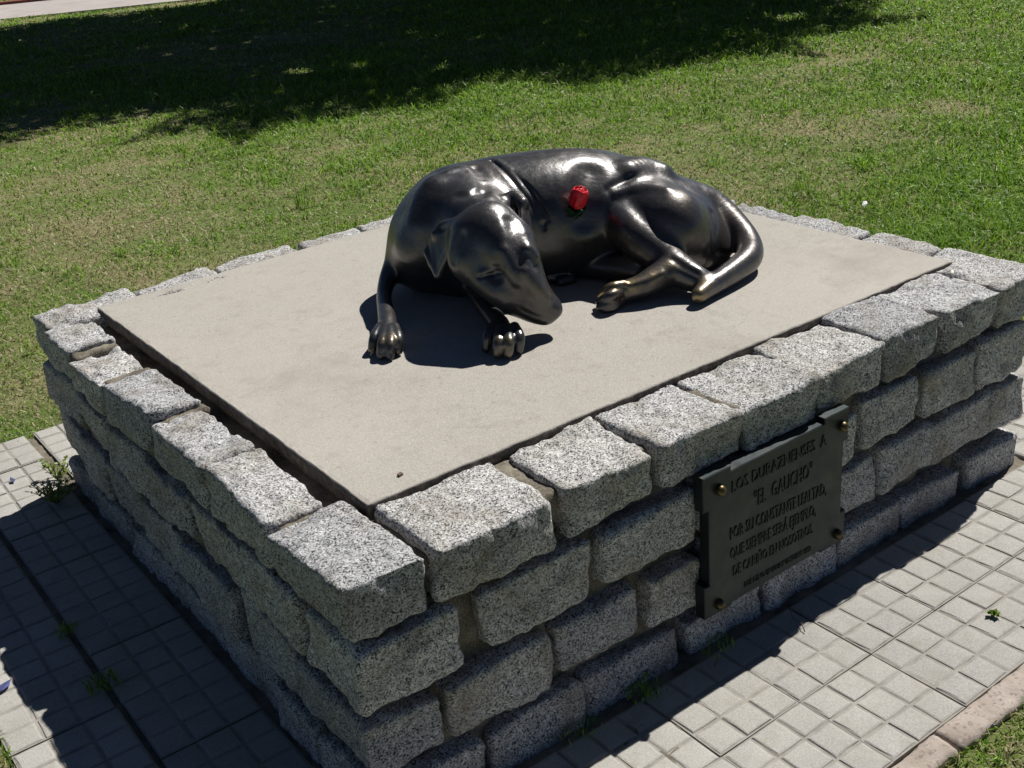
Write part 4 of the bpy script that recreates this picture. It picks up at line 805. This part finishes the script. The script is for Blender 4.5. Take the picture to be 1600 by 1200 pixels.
def weed(label, loc, n, hgt, spr, seed):
    r = random.Random(seed); root = tag(empty('weed', loc), label, 'weed'); lv, lq, sv, sq = [], [], [], []
    for k in range(n):
        a = r.uniform(0, 6.28); h = hgt * r.uniform(.5, 1); out = spr * r.uniform(.2, 1); pts = []
        for t in range(5):
            u = t / 4; pts.append(Vector((math.cos(a) * out * u ** .8, math.sin(a) * out * u ** .8, h * math.sin(u * 1.4))))
        V, Q = tube(pts, [.0011, .001, .0009, .0008, .0005], 5); b = len(sv); sv += V; sq += [tuple(i + b for i in q) for q in Q]
        for q in range(11):
            u = r.uniform(.25, 1); i = min(3, int(u * 4)); p = pts[i].lerp(pts[i + 1], u * 4 - i); la = r.uniform(0, 6.28); L = r.uniform(.006, .013)
            dr = Vector((math.cos(la), math.sin(la), r.uniform(.1, .8))).normalized(); sd = dr.cross(Vector((r.gauss(0, .3), r.gauss(0, .3), 1))).normalized() * L * .36; b = len(lv)
            lv += [tuple(p), tuple(p + dr * L * .5 + sd), tuple(p + dr * L), tuple(p + dr * L * .5 - sd)]; lq.append((b, b + 1, b + 2, b + 3))
    link('leaves', mixmesh('leaves', lv, lq, False), WEED, root); link('stems', mixmesh('stems', sv, sq), WEED, root)
weed('bright green leafy weed growing at the foot of the left wall', (-.045, 1.525, 0), 34, .07, .07, 1)
weed('sparse pale green weed along the path joint beside the leafy one', (-.005, 1.66, 0), 14, .05, .06, 2)
weed('tiny dark weed in a joint of the sunny front paving', (1.205, -.325, 0), 4, .012, .012, 3)

# ------------------------------------------------ small litter
WHITE = m_plain('white_paper', (.78, .78, .76), .6, 0, .08, 40, .1)
def slip(name, label, cat, pts, th, loc, rot, mat):
    n = len(pts); V = [(x, y, z) for x, y, z in pts] + [(x, y, z + th) for x, y, z in pts]
    F = [tuple(range(n))[::-1], tuple(range(n, 2 * n))] + [(t, (t + 1) % n, n + (t + 1) % n, n + t) for t in range(n)]
    me = bpy.data.meshes.new(name); me.from_pydata(V, [], F); me.update(); return tag(link(name, me, mat, None, loc, rot), label, cat)
slip('litter_scrap', 'crumpled white scrap of litter lying in the lawn right of the plinth', 'litter', [(-.020, -.006, 0), (.0, -.010, .008), (.021, -.004, .003), (.018, .007, .0), (.003, .010, .009), (-.013, .007, .003)], .002, (3.22, 1.529, .022), (.3, -.35, .4), WHITE)
V, Q = tube([(-.012, 0, 0), (-.004, .0004, .0002), (.004, 0, 0), (.012, -.0005, 0)], .0035, 10)
tag(link('cigarette_butt', mixmesh('cigarette_butt', V, Q), m_plain('cigarette_paper', (.72, .68, .58), .8, 0, .1, 90, 0), None, (1.668, .118, .4755), (0, 0, .62)), 'white cigarette butt lying on the capping stones at the right slab corner', 'cigarette butt')
TWIG = m_plain('dry_twig', (.16, .11, .07), .9, 0, .3, 80, .2)
def twig(label, pts, r, loc):
    V, Q = tube(pts, [r] * (len(pts) - 1) + [r * .4], 6); tag(link('twig', mixmesh('twig', V, Q), TWIG, None, loc), label, 'twig')
twig('thin dry twig on the front paving below the plaque', [(0, .0, .0), (.012, .018, .004), (.010, .04, .006), (.022, .058, .02)], .0011, (.905, -.115, .004))
twig('short forked dry twig on the paving near the grass tufts', [(0, 0, .002), (.02, .008, .008), (.035, .004, .005)], .0013, (.70, -.072, .004))
LEAFM = m_plain('dry_leaf', (.20, .13, .07), .8, 0, .4, 30, .3)
def dryleaf(label, loc, L, rz_, mat):
    pts = [(-L / 2, 0, .001), (-L * .2, -L * .2, .004), (L * .2, -L * .17, .002), (L / 2, .0, .006), (L * .2, L * .19, .003), (-L * .2, L * .2, .005)]
    slip('fallen_leaf', label, 'leaf', pts, .0006, loc, (0, 0, rz_), mat)
BLUEL = m_plain('dark_blue_petal', (.06, .07, .2), .7, 0, .4, 60, .2)
dryleaf('dark bluish fallen petal on the sunlit left paving', (-.362, .83, .003), .045, .5, BLUEL)
dryleaf('bluish flake on the paving near the far left plinth corner', (-.10, 1.74, .003), .028, 1.6, BLUEL)
dryleaf('bluish flake on the paving at the left picture edge', (-.17, 1.78, .003), .030, .3, BLUEL)
dryleaf('brown dry leaf lying in the front grass at the kerb', (1.0, -.60, .02), .04, .9, LEAFM)
slip('pebble', 'tiny dark pebble on the concrete slab near its front corner', 'pebble', [(-.005, -.003, 0), (.004, -.004, 0), (.006, .003, 0), (-.003, .004, 0)], .004, (.259, .225, .4755), (0, 0, .4), TWIG)

# ------------------------------------------------ the tree whose shade falls across the lawn
TREE_LEAF = m_leaf('tree_leaf', (.022, .05, .010), (.06, .11, .022), 2.0)
BARK = m_plain('bark', (.11, .085, .06), .95, 0, .4, 12, .6)
tb = Vector((10.2, 10.8, 0)); tree = tag(empty('shade_tree', tb), 'broad leafy tree standing beyond the lawn and shading it', 'tree')
Pn = np.c_[RNG.uniform(0, 11, 130000), RNG.uniform(3.5, 15.5, 130000)]; Pn = Pn[inpoly(Pn, SHADOW)]
edge = np.full(len(Pn), 9.0)
for i in range(len(SHADOW)):
    a, b = SHADOW[i], SHADOW[(i + 1) % len(SHADOW)]; e = b - a; t = np.clip(((Pn - a) @ e) / (e @ e), 0, 1); edge = np.minimum(edge, np.linalg.norm(Pn - a - t[:, None] * e, axis=1))
gap = vn(Pn, 1.1, 77) + .6 * vn(Pn, 3.0, 78)
ok = (gap < 1.22) & (edge > .05); Pn, edge = Pn[ok], edge[ok]
H = 2.7 + 1.2 * (vn(Pn, .5, 79) + 1) / 2 + RNG.uniform(0, 1, len(Pn)) * (.5 + 1.6 * np.minimum(edge, 2.2))
S = np.array([.365 / .465, .10 / .465]); n = len(Pn); ctr = np.c_[Pn + H[:, None] * S, H]
u_ = RNG.normal(size=(n, 3)); u_[:, 2] *= .5; u_ /= np.linalg.norm(u_, axis=1)[:, None]; w_ = np.cross(u_, RNG.normal(size=(n, 3))); w_ /= np.linalg.norm(w_, axis=1)[:, None]
L = (RNG.uniform(.05, .10, n) * np.clip(.5 + edge, .6, 1.3))[:, None]
V = np.stack([ctr - u_ * L, ctr + w_ * L * .45, ctr + u_ * L, ctr - w_ * L * .45], 1).reshape(-1, 3) - np.array(tb); Q = np.arange(4 * n).reshape(-1, 4)
fo = link('foliage', npmesh('foliage', V, Q, False), TREE_LEAF, tree); fo['kind'] = 'stuff'
V, Q = tube([(0, 0, -.2), (.0, 0, .6), (.03, .02, 1.8), (-.05, .0, 3.2), (-.3, -.1, 4.6), (-.7, -.3, 6.2)], [.30, .23, .19, .16, .11, .04], 14); link('trunk', mixmesh('trunk', V, Q), BARK, tree)
for (a, z0, L_) in ((.3, 2.6, 3.2), (1.6, 2.9, 3.4), (2.8, 2.7, 4.2), (3.6, 2.4, 5.0), (4.3, 2.8, 4.6), (5.3, 3.0, 3.0)):
    d = Vector((math.cos(a), math.sin(a), .38)); V, Q = tube([(-.03, 0, z0), tuple(d * L_ * .3 + Vector((0, 0, z0 + .1))), tuple(d * L_ * .65 + Vector((.1, -.1, z0 + .3))), tuple(d * L_ + Vector((0, .1, z0 + .3)))], [.11, .075, .045, .015], 8)
    link('limb', mixmesh('limb', V, Q), BARK, tree)
